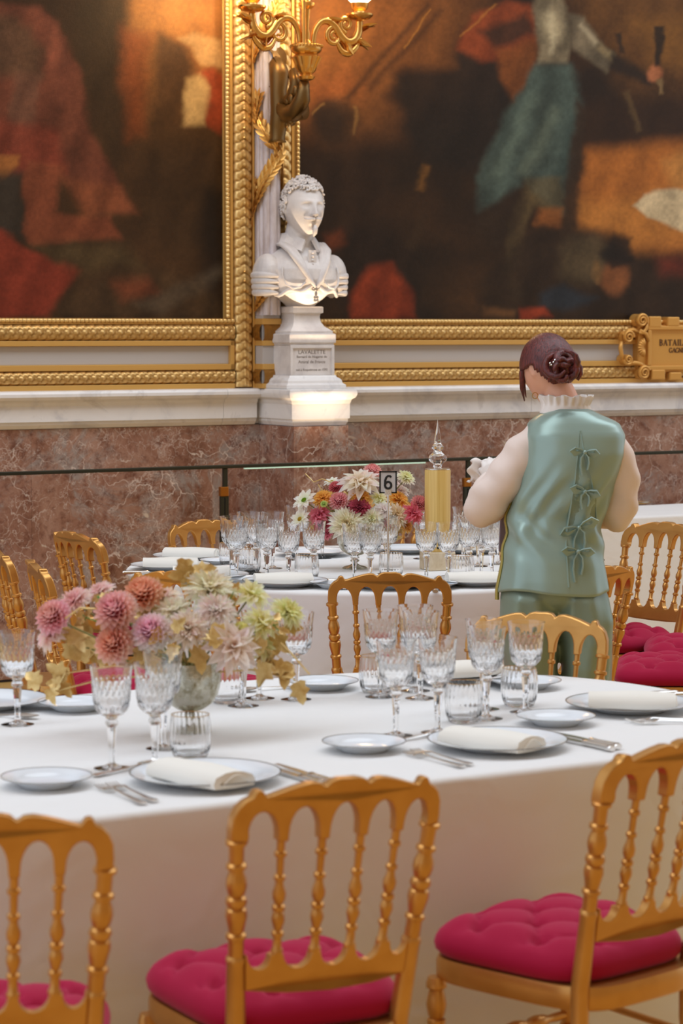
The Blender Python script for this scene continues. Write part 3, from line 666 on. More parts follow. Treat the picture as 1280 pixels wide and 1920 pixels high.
# ------------------------------------------------------------------ tables and cloths
TZ = .75
def stadium(u0, u1, n, R, N):
    """points and outward normals of a racetrack outline (u along the wall)"""
    Ls = u1 - u0; per = 2 * Ls + 2 * PI * R; out = []
    for i in range(N):
        s = per * i / N
        if s < Ls: p, q = (u0 + s, n - R), (0, -1)
        elif s < Ls + PI * R:
            a = (s - Ls) / R - PI / 2; q = (math.cos(a), math.sin(a)); p = (u1 + R * q[0], n + R * q[1])
        elif s < 2 * Ls + PI * R: p, q = (u1 - (s - Ls - PI * R), n + R), (0, 1)
        else:
            a = (s - 2 * Ls - PI * R) / R + PI / 2; q = (math.cos(a), math.sin(a)); p = (u0 + R * q[0], n + R * q[1])
        out.append((p, q, s))
    return out
def tablecloth(label, outline, centre, drop_fn, group=None):
    # a chair pushed in at the table pushes the hanging cloth inwards
    push = []
    for p, q, s in outline:
        t = 0
        for (cx, cyy, ph) in SEATS:
            for k in range(31):
                w = W(p[0] - q[0] * k * .02, p[1] - q[1] * k * .02, 0); dx, dy = w.x - cx, w.y - cyy
                lx, ly = math.cos(ph) * dx + math.sin(ph) * dy, -math.sin(ph) * dx + math.cos(ph) * dy
                if abs(lx) < .235 and abs(ly) < .235: t = max(t, (k + 1) * .02)
        push.append(t)
    N = len(push)
    push = [max(push[(i + d) % N] for d in range(-2, 3)) for i in range(N)]
    for _ in range(3): push = [sum(push[(i + d) % N] for d in range(-3, 4)) / 7 for i in range(N)]
    rings = []
    for k in (.0, .25, .5, .75, .92): rings.append([W(centre[0] + (p[0] - centre[0]) * k, centre[1] + (p[1] - centre[1]) * k, TZ) for p, q, s in outline])
    for a in range(0, 5):
        t = a / 4 * PI / 2; r = .014
        rings.append([W(p[0] - q[0] * (r - r * math.sin(t)), p[1] - q[1] * (r - r * math.sin(t)), TZ - r + r * math.cos(t)) for p, q, s in outline])
    for j in range(1, 15):
        f = j / 14; z = TZ - .014 - f * (TZ - .026); g = min(1, f / .36); g = g * g * (3 - 2 * g)
        off = [drop_fn(s, f) * (1 if push[i] < .01 else .3) - push[i] * g for i, (p, q, s) in enumerate(outline)]
        rings.append([W(p[0] + q[0] * o_, p[1] + q[1] * o_, z) for (p, q, s), o_ in zip(outline, off)])
    m = MB().loft(rings, True, False); m.f = [f for f in m.f]
    o = link('tablecloth', m.mesh('tablecloth', True, 180), cloth); tag(o, label, 'tablecloth')
    return o
def folds(seed, amp, base_flare, centre_s=None):
    rs = random.Random(seed); ks = [(rs.uniform(7, 24), rs.uniform(0, 6.28), rs.uniform(.4, 1)) for _ in range(5)]
    def fn(s, f):
        w = sum(a * math.sin(k * s + ph) for k, ph, a in ks) / 2.2
        loc = amp(s) if callable(amp) else amp
        return base_flare * f + loc * (f ** 1.3) * (w + .5)
    return fn
FT = (1.75, 2.98, 4.65, .69)
out = stadium(*FT, 260)
def famp(s): return .010 + .05 * max(0, 1 - abs(s - 1.75) / .55)
tablecloth('white floor length linen cloth on the large oval front table', out, ((FT[0] + FT[1]) / 2, FT[2]), folds(3, famp, .025))
def table(label, pts, legs, group='dining tables'):
    t = thing('dining_table', label, 'table')
    lo, hi = .70, TZ - .012
    m = MB().loft([[(*W(p[0] - q[0] * .02, p[1] - q[1] * .02, 0).xy, z) for p, q, s in pts] for z in (lo, hi)], True, True)
    obj('tabletop', m, wood_floor, t)
    for u, n in legs: obj('leg', MB().tube([W(u, n, 0), W(u, n, .70)], .03, 10), wood_floor, t)
table('large oval dining table under the front white cloth', stadium(*FT, 48), [(1.7, 4.3), (1.7, 5.0), (3.0, 4.3), (3.0, 5.0)])
# round back table
BC = Vector((.10, 8.96, 0)); BR = .900
bu, bn = BC.x * CU + BC.y * SU, -BC.x * SU + BC.y * CU
out = stadium(bu, bu, bn, BR, 240)
tablecloth('white floor length cloth on the round table numbered 6', out, (bu, bn), folds(8, lambda s: .022, .02))
table('round dining table under the cloth at the centre back', stadium(bu, bu, bn, BR, 40), [(bu - .4, bn), (bu + .4, bn), (bu, bn - .4), (bu, bn + .4)])
# narrow side table before the railing
def boxline(u0, u1, n0, n1):
    pts = []
    for (a, b, q) in (((u0, n0), (u1, n0), (0, -1)), ((u1, n0), (u1, n1), (1, 0)), ((u1, n1), (u0, n1), (0, 1)), ((u0, n1), (u0, n0), (-1, 0))):
        k = 30
        for i in range(k): pts.append(((a[0] + (b[0] - a[0]) * i / k, a[1] + (b[1] - a[1]) * i / k), q, i / k * 2))
    return pts
out = boxline(6.35, 9.0, 9.12, 9.70)
tablecloth('white cloth on the long side table before the railing at right', out, (7.7, 9.4), folds(5, .004, .01))
table('long narrow side table under a white cloth by the railing', out[::3], [(6.6, 9.3), (8.8, 9.3), (6.6, 9.55), (8.8, 9.55)])
dsh = obj('small_dish', MB().lathe([(0, .002), (.03, .0), (.055, .012), (.057, .014), (.03, .004), (0, .005)], 24), silver); dsh.location = at(1201, 946, TZ) ; dsh.location.z = TZ + .001
tag(dsh, 'small silver dish alone on the far side table', 'dish')

# ------------------------------------------------------------------ tableware
def fl(k, amp, tw): return lambda a, z, r: 1 + amp * (abs(math.cos(k * a / 2 + tw * z)) - .5)
GOB = {}
def goblet_kit():
    out = [(.004, .107), (.014, .106), (.022, .110), (.0295, .118), (.033, .124), (.0345, .130), (.0356, .138), (.0365, .145), (.037, .152), (.0375, .160), (.038, .166), (.0385, .172), (.039, .178), (.0400, .185), (.0415, .197), (.0432, .2085), (.0436, .2098)]
    inn = [(.0422, .2098), (.0416, .2075), (.0398, .196), (.0382, .184), (.0366, .170), (.0352, .152), (.0335, .138), (.028, .126), (.018, .118), (.002, .1165)]
    def cut(a, z, r):
        if r < .02 or z > .182: return 1
        k = min(1, (.182 - z) / .012)
        return 1 + k * .085 * (min(abs(math.sin(9 * a + 95 * (z - .14))), abs(math.sin(9 * a - 95 * (z - .14)))) - .4)
    m = MB().lathe(out, 72, fn=cut); n = len(m.v)
    mi = MB().lathe(inn, 72)
    bm = MB(); rings = []
    for (r, z) in out: rings.append([(r * cut(2 * PI * j / 72, z, r) * math.cos(2 * PI * j / 72), r * cut(2 * PI * j / 72, z, r) * math.sin(2 * PI * j / 72), z) for j in range(72)])
    for (r, z) in inn: rings.append([(r * math.cos(2 * PI * j / 72), r * math.sin(2 * PI * j / 72), z) for j in range(72)])
    bm.loft(rings, True, True)
    stem = MB().lathe([(.0075, .010), (.0062, .02), (.0072, .05), (.0098, .080), (.0100, .084)], 6)
    stem2 = MB().lathe([(.006, .0842), (.0125, .088), (.0135, .092), (.0120, .096), (.0085, .099), (.0125, .1025), (.010, .1055)], 16)
    foot = MB().lathe([(.0365, 0), (.0368, .0012), (.030, .0028), (.018, .0050), (.010, .0085), (.0078, .0098), (.001, .0098), (.001, .0)], 32)
    return [('bowl', bm.mesh('goblet_bowl', True, 28), glass, None), ('stem', stem.mesh('goblet_stem', True, 30), glass, None), ('knop', stem2.mesh('goblet_knop', True, 40), glass, None), ('foot', foot.mesh('goblet_foot', True, 40), glass, None)]
def tumbler_kit():
    out = [(.030, 0), (.034, .002), (.0395, .016), (.0425, .036), (.0432, .055), (.0415, .075), (.0395, .0895)]
    inn = [(.0380, .0895), (.0398, .075), (.0414, .055), (.0405, .036), (.0372, .018), (.030, .010), (.001, .009)]
    rings = []
    for (r, z) in out:
        k = 1 if .01 < z < .08 else 0
        rings.append([(r * (1 + k * .012 * math.cos(24 * 2 * PI * j / 96)) * math.cos(2 * PI * j / 96), r * (1 + k * .012 * math.cos(24 * 2 * PI * j / 96)) * math.sin(2 * PI * j / 96), z) for j in range(96)])
    for (r, z) in inn: rings.append([(r * math.cos(2 * PI * j / 96), r * math.sin(2 * PI * j / 96), z) for j in range(96)])
    rim = MB().lathe([(.0396, .0896), (.0397, .0908), (.0379, .0908), (.0378, .0896)], 40, loop=True)
    return [('body', MB().loft(rings).mesh('tumbler_body', True, 50), glass, None), ('gilt_rim', rim.mesh('tumbler_rim'), gold_line, None)]
GK, TK = goblet_kit(), tumbler_kit()
def plate_kit(R):
    p = [(.001, .006), (.54 * R, .006), (.64 * R, .008), (.70 * R, .0125), (.78 * R, .0165), (.97 * R, .0205), (1.0 * R, .0212), (1.0 * R, .0198), (.76 * R, .0130), (.68 * R, .0085), (.58 * R, .003), (.55 * R, 0), (.001, 0)]
    rim = [(.985 * R, .0211), (1.003 * R, .0218), (1.003 * R, .0204), (.99 * R, .0204)]
    return [('dish', MB().lathe(p, 64).mesh('plate_dish', True, 50), china, None), ('rim_band', MB().lathe(rim, 64, loop=True).mesh('plate_rim'), dark_line, None)]
PK, BK = plate_kit(.148), plate_kit(.088)
def napkin_mesh(seed=0):
    # linen folded into a flat roll: outline in section, lofted along x
    sec = [(-.050, .002), (-.053, .013), (-.047, .026), (-.022, .034), (.0, .036), (.022, .034), (.044, .026), (.052, .014), (.048, .002), (.0, .0)]
    rings = []
    for i in range(13):
        x = -.10 + .20 * i / 12; k = 1 - .10 * abs(i - 6) / 6 * (1 if i > 6 else .3)
        rings.append([(x + .004 * math.sin(9 * y + seed), y * (1 + .03 * math.sin(x * 40)), max(0.0, z * k + .0012 * math.sin(30 * x + 40 * y))) for y, z in sec])
    m = MB().loft(rings)
    inner = MB()
    # the spiral of the fold showing at the open end
    pts = [(.1005, .038 - .07 * t, .006 + .019 * math.sin(PI * t)) for t in [i / 10 for i in range(11)]]
    inner.tube(pts, .0028, 6, flat=.7)
    return m.mesh('napkin_roll', True, 60), inner.mesh('napkin_fold', True)
NK = napkin_mesh()
def fork_mesh():
    m = MB(); prof = [(-.10, .0085, .004), (-.09, .0105, .005), (-.06, .0065, .005), (.0, .0035, .007), (.035, .004, .010), (.045, .009, .009), (.055, .0115, .006)]
    m.loft([[(-w, y, z), (-w * .6, y, z + .0016), (w * .6, y, z + .0016), (w, y, z), (w * .6, y, z - .001), (-w * .6, y, z - .001)] for y, w, z in prof])
    for i in range(4):
        x = -.0102 + .0068 * i; m.tube([(x, .054, .006), (x, .075, .003), (x, .098, .0075)], [.0022, .0020, .0012], 6)
    return m.mesh('dinner_fork', True, 60)
def spoon_mesh():
    m = MB(); prof = [(-.10, .0085, .003), (-.09, .0105, .004), (-.05, .0055, .004), (.02, .0035, .006), (.035, .0045, .008)]
    m.loft([[(-w, y, z), (-w * .6, y, z + .0016), (w * .6, y, z + .0016), (w, y, z), (w * .6, y, z - .001), (-w * .6, y, z - .001)] for y, w, z in prof])
    def f(a, b):
        t = a; s = b * 2 - 1; w = .0205 * math.sin(PI * min(1, .08 + .92 * t)) ** .6
        return Vector((s * w, .03 + .068 * t, .0075 - .006 * (1 - s * s) * math.sin(PI * t) + .001))
    m.grid(10, 7, f); return m.mesh('dessert_spoon', True, 60)
def knife_kit():
    h = MB(); prof = [(-.12, .0095, .006), (-.114, .0115, .008), (-.10, .0095, .007), (-.05, .0085, .006), (-.03, .0095, .007), (-.024, .006, .005)]
    h.loft([[(w * math.cos(a), y, .007 + t * math.sin(a)) for a in [2 * PI * i / 10 for i in range(10)]] for y, w, t in prof])
    b = MB(); b.loft([[(-.008, -.025, .0065), (.008, -.025, .0065), (.008, -.025, .0080), (-.008, -.025, .0080)], [(-.0095, .04, .0065), (.0095, .04, .0065), (.0095, .04, .0078), (-.0095, .04, .0078)], [(-.004, .115, .0065), (.006, .115, .0065), (.006, .115, .0074), (-.004, .115, .0074)]])
    return [('handle', h.mesh('knife_handle', True, 60), silver, None), ('blade', b.mesh('knife_blade', False), silver, None)]
FK, SK, KK = fork_mesh(), spoon_mesh(), knife_kit()
def ware(kit, name, cat, p, label, group, rz=0.0, dz=.0005):
    t = thing(name, label, cat, (p[0], p[1], TZ + dz), rz, group); copies(kit, t); return t
def goblet(px, py, label, g): ware(GK, 'crystal_goblet', 'glass', at(px, py, TZ), label, g, rz=random.uniform(0, 1))
def tumbler(px, py, label, g): ware(TK, 'water_tumbler', 'glass', at(px, py, TZ), label, g, rz=random.uniform(0, 1))
def on_round(p, r):               # keep a plate of radius r within the round back table
    d = Vector((p.x - BC.x, p.y - BC.y))
    if p.y > 7.5 and d.length + r > .885: d = d.normalized() * (.885 - r); return Vector((BC.x + d.x, BC.y + d.y, p.z))
    return p
def plate(px, py, label, g): ware(PK, 'dinner_plate', 'plate', on_round(at(px, py, TZ + .012), .148), label, g)
def bread_plate(px, py, label, g): ware(BK, 'side_plate', 'plate', on_round(at(px, py, TZ + .015), .088), label, g)
def napkin(px, py, rot, label, g, z=.0105, s=1.0):
    p = on_round(at(px, py, TZ + .024), .148); t = thing('folded_napkin', label, 'napkin', (p.x, p.y, TZ + z), rot, g)
    if s != 1: t.scale = (s, s, s)
    link('roll', NK[0], napkin_m, t); link('open_fold', NK[1], napkin_m, t)
def cutlery(kind, p, phi, label, g):
    if kind == 'fork':
        o = link('dinner_fork', FK, silver); tag(o, label, 'fork', g)
    elif kind == 'spoon':
        o = link('dessert_spoon', SK, silver); tag(o, label, 'spoon', g)
    else:
        t = thing('dinner_knife', label, 'knife', (p[0], p[1], TZ + .001), phi, g); copies(KK, t); return
    o.location = (p[0], p[1], TZ + .001); o.rotation_euler.z = phi
def loc(p, phi, x, y): return (p[0] + math.cos(phi) * x - math.sin(phi) * y, p[1] + math.sin(phi) * x + math.cos(phi) * y)
R = math.radians
def cover(px, py, phi, where, g, ncut=(2, 2), nap=None, sp=None):
    """forks on the sitter's left, knives on the right of the plate at a pixel"""
    p = on_round(at(px, py, TZ + .012), .148); f = R(phi)
    for i in range(ncut[0]):
        cutlery('fork', loc(p, f, -.178 - .028 * i, -.045 - .01 * i), f, '%s silver fork %s' % (('inner', 'outer')[i], where), g + ' cutlery')
    for i in range(ncut[1]):
        cutlery('knife', loc(p, f, .168 + .026 * i, -.055 + .01 * i), f, '%s silver knife %s' % (('inner', 'outer')[i], where), g + ' cutlery')
GF, GB = 'front table ware', 'back table ware'
plate(385, 1455, 'white dinner plate nearest the camera, below the silver flower bowl', GF + ' plates'); cover(385, 1455, 30, 'at the plate below the silver flower bowl', GF)
napkin(376, 1452, R(-46), 'ivory rolled napkin on the plate below the silver flower bowl', GF + ' napkins')
bread_plate(87, 1460, 'small white side plate at the lower left of the front table', GF + ' plates')
cutlery('spoon', at(243, 1445, TZ), R(-40), 'silver spoon between the near left goblets and the napkin plate', GF + ' cutlery')
plate(932, 1392, 'white dinner plate at centre right front, near the lower right chair', GF + ' plates'); cover(932, 1392, 34, 'at the plate centre right of the front table', GF)
napkin(922, 1388, R(-38), 'ivory rolled napkin on the centre right plate of the front table', GF + ' napkins')
bread_plate(682, 1394, 'small white side plate left of the four clustered goblets', GF + ' plates')
cutlery('spoon', at(782, 1386, TZ), R(-48), 'silver spoon shining beside the front goblets at centre right', GF + ' cutlery')
plate(1180, 1322, 'white dinner plate at the right edge of the front table', GF + ' plates'); cover(1180, 1322, 97, 'at the right end plate of the front table', GF)
napkin(1184, 1314, R(-4), 'ivory rolled napkin on the plate at the right end', GF + ' napkins')
bread_plate(1042, 1346, 'small white side plate between the right napkins', GF + ' plates')
plate(858, 1266, 'white dinner plate behind the clustered goblets, far side of front table', GF + ' plates'); cover(858, 1266, 212, 'at the far side plate behind the goblets', GF, (2, 1))
napkin(864, 1256, R(32), 'ivory folded napkin behind the clustered goblets', GF + ' napkins')
bread_plate(985, 1279, 'small white side plate behind the right tumbler', GF + ' plates')
bread_plate(605, 1280, 'small white side plate alone, right of the gold leaves', GF + ' plates')
bread_plate(142, 1319, 'small white side plate beneath the pink flowers at left', GF + ' plates')
plate(-28, 1316, 'white dinner plate cut off by the left edge', GF + ' plates')
cutlery('spoon', at(2, 1345, TZ), R(250), 'silver spoon at the left edge of the front table', GF + ' cutlery')
cutlery('spoon', at(505, 1294, TZ), R(120), 'silver spoon gleaming right of the silver flower bowl', GF + ' cutlery')
for px, py, lb in ((210, 1441, 'cut crystal goblet at near left, left of the pair'), (291, 1436, 'cut crystal goblet before the silver bowl, front of the pair'), (306, 1404, 'cut crystal goblet directly before the silver flower bowl'),
                   (33, 1359, 'cut crystal goblet at the far left edge of the front table'), (742, 1380, 'front left goblet of the cluster by the spoon'), (820, 1374, 'front right goblet of the cluster by the spoon'),
                   (713, 1307, 'back left goblet of the cluster, beside a tumbler'), (788, 1310, 'back right goblet of the cluster, behind the front two'), (778, 1296, 'hindmost goblet of the cluster at centre right'),
                   (912, 1348, 'goblet in front of the pair before the teal trousers'), (985, 1336, 'right goblet of the trio before the teal trousers'), (906, 1330, 'left rear goblet of the trio before the teal trousers'),
                   (555, 1312, 'goblet behind the hanging gold leaf, right of the bouquet'), (456, 1324, 'goblet mostly hidden under the pale dahlias'), (486, 1310, 'goblet hidden behind the bouquet by the spoon')):
    goblet(px, py, lb, 'front table goblets')
for px, py, lb in ((357, 1421, 'ribbed tumbler in front of the silver flower bowl'), (869, 1354, 'ribbed tumbler behind the centre right napkin'), (973, 1324, 'ribbed tumbler with gilt rim before the teal trousers'),
                   (706, 1299, 'ribbed tumbler at left behind the goblet cluster'), (425, 1318, 'ribbed tumbler half hidden behind the silver bowl')):
    tumbler(px, py, lb, 'front table tumblers')

# back table
plate(358, 1044, 'white plate on the left wall side of the back table', GB + ' plates'); napkin(358, 1037, R(-8), 'ivory napkin on the upper left plate of the back table', GB + ' napkins')
plate(312, 1062, 'white plate at the left end of the back table', GB + ' plates'); napkin(308, 1056, R(5), 'ivory napkin at the left end of the back table', GB + ' napkins')
plate(352, 1083, 'white plate behind the cream dahlias on the back table', GB + ' plates'); napkin(352, 1074, R(4), 'ivory napkin just above the gold leaf sprig', GB + ' napkins')
plate(512, 1097, 'white plate on the near left of the back table', GB + ' plates'); napkin(518, 1088, R(10), 'ivory napkin above the yellow dahlias on the back table', GB + ' napkins')
plate(732, 1101, 'white plate seen through the arches of the square-on chair', GB + ' plates'); napkin(735, 1096, R(4), 'ivory napkin behind the square-on chair', GB + ' napkins')
plate(908, 1092, 'white plate on the back table beside the waitress', GB + ' plates'); napkin(906, 1086, R(8), 'ivory napkin on the plate beside the waitress', GB + ' napkins')
plate(766, 1030, 'white plate behind the number 6 stand', GB + ' plates'); plate(588, 1036, 'white plate under the left of the colourful bouquet', GB + ' plates')
plate(885, 1030, 'white plate behind the right crystal cluster', GB + ' plates'); napkin(900, 1024, R(10), 'ivory napkin behind the right crystal cluster', GB + ' napkins')
plate(1082, 1054, 'white plate at the right rim of the back table by the waitress', GB + ' plates')
for px, py, lb in ((418, 1052, 'side plate left of the left tumblers'), (432, 1067, 'second side plate left of the left tumblers'), (466, 1086, 'side plate before the left tumblers'), (628, 1094, 'side plate right of the near left napkin'), (842, 1106, 'side plate right of the square-on chair')):
    bread_plate(px, py, lb, GB + ' plates')
for px, py, ph, w in ((512, 1097, 14, 'at the near left plate of the back table'), (732, 1101, -4, 'behind the square-on chair'), (908, 1092, -24, 'at the plate beside the waitress'), (312, 1062, -85, 'at the left end of the back table'), (352, 1083, -50, 'behind the gold leaf sprig')):
    cover(px, py, ph, w, GB, (1, 1))
for i, (px, py) in enumerate(((434, 1077), (466, 1066), (511, 1066), (443, 1088), (480, 1076), (500, 1087), (541, 1094), (588, 1089), (604, 1047), (556, 1050))):
    goblet(px, py, '%s crystal goblet of the left cluster on the back table' % ('outermost left', 'rear left', 'rear right', 'second front', 'middle', 'third front', 'fourth front', 'right front', 'far right', 'far middle')[i], 'back table goblets')
for i, (px, py) in enumerate(((664, 1095), (694, 1096), (726, 1076))):
    goblet(px, py, '%s crystal goblet before the number 6 stand' % ('left', 'middle', 'right')[i], 'back table goblets')
for i, (px, py) in enumerate(((799, 1092), (840, 1093), (879, 1084), (902, 1080), (922, 1086), (940, 1075), (896, 1062), (934, 1058), (868, 1054), (792, 1048))):
    goblet(px, py, '%s crystal goblet between the gold lamp and the waitress' % ('leftmost', 'second', 'third', 'fourth', 'fifth', 'rightmost', 'rear middle', 'rear right', 'rear left', 'hidden rear left')[i], 'back table goblets')
for px, py, lb in ((432, 1063, 'left tumbler of the back left cluster'), (467, 1075, 'middle tumbler of the back left cluster'), (575, 1088, 'ribbed tumbler right of the back left cluster'), (733, 1084, 'ribbed tumbler right of the number 6 goblets'), (866, 1090, 'ribbed tumbler right of the gold lamp')):
    tumbler(px, py, lb, 'back table tumblers')

# ------------------------------------------------------------------ flowers
def petal_grid(m, L, Wd, cup, curl, M, c0, c1, n=5, tip=.8, seed=0.0):
    """one petal along +y from the origin; curl bends it up (z), cup folds its edges up"""
    def f(a, b):
        s = b * 2 - 1; w = Wd / 2 * (math.sin(PI * min(1, .12 + a * .88) ** tip) ** .75 + .02)
        return Vector((s * w, L * a, curl * L * a * a + cup * w * s * s + .04 * L * math.sin(6 * a + seed) * s))
    def cf(a, b): return tuple(c0[k] * (1 - a) + c1[k] * a for k in range(3))
    m.grid(n, 3, f, M, cf)
def jit(c, a=.06):
    c = (min(.95, c[0] ** .42), min(.93, c[1] ** .43), min(.90, c[2] ** .50))
    return tuple(min(1, max(0, v * (1 + random.uniform(-a, a)))) for v in c)
def flower(kind, name, label, group, pos, d, r, c0, c1, root, centre=None):
    d = Vector(d).normalized(); M = frame_z(d); M.translation = pos
    t = thing(name, label, 'flower', group=group, m=M)
    m = MB()
    if kind == 'ball':
        n = 110
        for i in range(n):
            z = 1 - 1.55 * (i + .5) / n; a = i * 2.39996; q = math.sqrt(max(0, 1 - z * z))
            pd = Vector((q * math.cos(a), q * math.sin(a), z)); k = (1 - z) / 1.55
            L = r * (.30 + .22 * min(1, k * 1.6)); e = pd * (r * .58) 
            side = Vector((0, 0, 1)).cross(pd); side = side.normalized() if side.length > .01 else Vector((1, 0, 0))
            out = (pd + Vector((pd.x, pd.y, -.25)) * .35 * k).normalized(); nz = side.cross(out)
            Mm = Matrix((side, out, -nz)).transposed().to_4x4(); Mm.translation = e
            cc = tuple(c0[j] * (1 - min(1, k * 1.3)) + c1[j] * min(1, k * 1.3) for j in range(3))
            petal_grid(m, L, r * (.30 + .14 * k), .7, .28, Mm, jit(cc), jit(tuple(min(1, v * 1.25 + .05) for v in cc)), 4, .75, i)
        m.col = tuple(v * .5 for v in c0); m.sphere((0, 0, -.05 * r), r * .62, 12, 8)
        obj('petals', m, petal_m, t, sharp=180, colour=True, kind='stuff')
    elif kind == 'dahlia':
        lay = ((26, 1.0, .05, .34), (24, .93, .28, .32), (20, .80, .55, .28), (16, .62, .85, .24), (12, .44, 1.12, .2), (8, .26, 1.32, .15))
        for li, (n, Lk, el, wk) in enumerate(lay):
            for i in range(n):
                a = 2 * PI * (i + .5 * (li % 2)) / n + random.uniform(-.08, .08)
                Mm = RZ(a) @ T(0, r * .06, -.03 * r + .035 * r * li) @ RX(el + random.uniform(-.12, .12))
                k = li / 5; cc = tuple(c1[j] * (1 - k) + c0[j] * k for j in range(3))
                petal_grid(m, r * Lk * random.uniform(.9, 1.05), r * wk, .8, random.uniform(-.25, .12), Mm, jit(tuple(cc[j] * .5 + c0[j] * .5 for j in range(3))), jit(cc), 6, .7, i)
        obj('petals', m, petal_m, t, sharp=180, colour=True, kind='stuff')
    elif kind == 'loose':
        lay = ((13, 1.0, -.05, .46), (12, .9, .25, .42), (9, .7, .6, .36), (6, .45, 1.0, .3))
        for li, (n, Lk, el, wk) in enumerate(lay):
            for i in range(n):
                a = 2 * PI * (i + .5 * (li % 2)) / n + random.uniform(-.15, .15)
                Mm = RZ(a) @ T(0, r * .06, .03 * r * li) @ RX(el + random.uniform(-.2, .2))
                mm = MB(); petal_grid(mm, r * Lk * random.uniform(.85, 1.08), r * wk, .7, random.uniform(-.35, .1), Mm, jit(c0), jit(c1), 6, .62, i)
                obj('petal', mm, petal_m, t, sharp=180, colour=True)
        m = MB(); m.col = c0; m.sphere((0, 0, .05 * r), r * .14, 8, 6); obj('flower_centre', m, petal_m, t, colour=True)
    elif kind == 'open':
        for li, (n, Lk, el) in enumerate(((8, 1.0, .12), (7, .86, .32))):
            for i in range(n):
                a = 2 * PI * (i + .5 * li) / n + random.uniform(-.08, .08)
                Mm = RZ(a) @ T(0, r * .10, .03 * r * li) @ RX(el + random.uniform(-.1, .1))
                mm = MB(); petal_grid(mm, r * Lk * .92, r * .50, .45, random.uniform(-.2, .05), Mm, jit(c0, .03), jit(c1, .03), 6, .55, i)
                obj('petal', mm, petal_m, t, sharp=180, colour=True)
        m = MB(); m.col = centre
        m.sphere((0, 0, .07 * r), (r * .22, r * .22, r * .13), 12, 6)
        for i in range(26):
            a = i * 2.4; q = r * .03 * math.sqrt(i) * 1.35
            m.sphere((q * math.cos(a), q * math.sin(a), r * (.2 - .004 * i)), r * .04, 6, 4)
        obj('flower_centre', m, petal_m, t, colour=True)
    # stem from the head into the vase
    Mi = M.inverted(); a, b = Vector((0, 0, -.1 * r)), Mi @ Vector(root)
    mid = (a + b) / 2 + Vector((0, 0, -.3 * (b - a).length * .3))
    obj('stem', MB().tube([a, a * .5 + mid * .5, mid, b], .0022, 5), stem_m, t)
    return t
def vase(p, label):
    t = thing('silver_flower_bowl', label, 'vase', (p.x, p.y, TZ + .0005))
    obj('foot', MB().lathe([(.0, .0), (.046, .0), (.047, .003), (.038, .008), (.018, .013), (.010, .019), (.010, .024), (.0, .024)], 32), mercury, t)
    obj('stem_rings', MB().lathe([(.009, .023), (.017, .027), (.017, .031), (.010, .035), (.017, .039), (.016, .043), (.010, .046), (.0, .046)], 24), mercury, t)
    flute = lambda a, z, r: 1 + .012 * abs(math.cos(9 * a)) if z > .05 else 1
    obj('bowl', MB().lathe([(.001, .046), (.012, .047), (.030, .053), (.048, .066), (.060, .086), (.066, .112), (.066, .140), (.064, .156), (.061, .156), (.062, .138), (.056, .09), (.030, .06), (.001, .055)], 54, fn=flute), mercury, t)
    m = MB(); m.sphere((0, 0, .135), (.058, .058, .02), 16, 6); obj('moss', m, stem_m, t)
    return t
# palette (paint of the petals themselves)
PK1, PK2, PKP, COR, CREAM, BLUSH = lin(232, 120, 134), lin(240, 164, 166), lin(246, 200, 192), lin(232, 112, 78), lin(240, 226, 196), lin(244, 214, 204)
YEL, YELW, WHT, ORG, BUR, RED, MAG = lin(236, 222, 96), lin(240, 236, 190), lin(244, 240, 228), lin(240, 150, 46), lin(120, 12, 34), lin(178, 24, 44), lin(204, 44, 84)
VF = at(357, 1374, TZ); vase(VF, 'mercury glass pedestal bowl holding the pale flowers on the front table')
VY = VF.y
rootF = VF + Vector((0, 0, .13))
def put(kind, name, label, px, py, dY, rp, c0, c1, group, VYc, root, centre=None, lean=1.0, face=.8):
    pos = atd(px, py, VYc + dY); r = rp * 1.12 * pos.y / FP
    d = (pos - root).normalized() * lean + Vector((-pos.x * .1, -1, .75)) * face
    flower(kind, name, label, group, pos, d, r, c0, c1, root, centre)
G1, G2 = 'flowers in the front bowl', 'flowers in the back bowl'
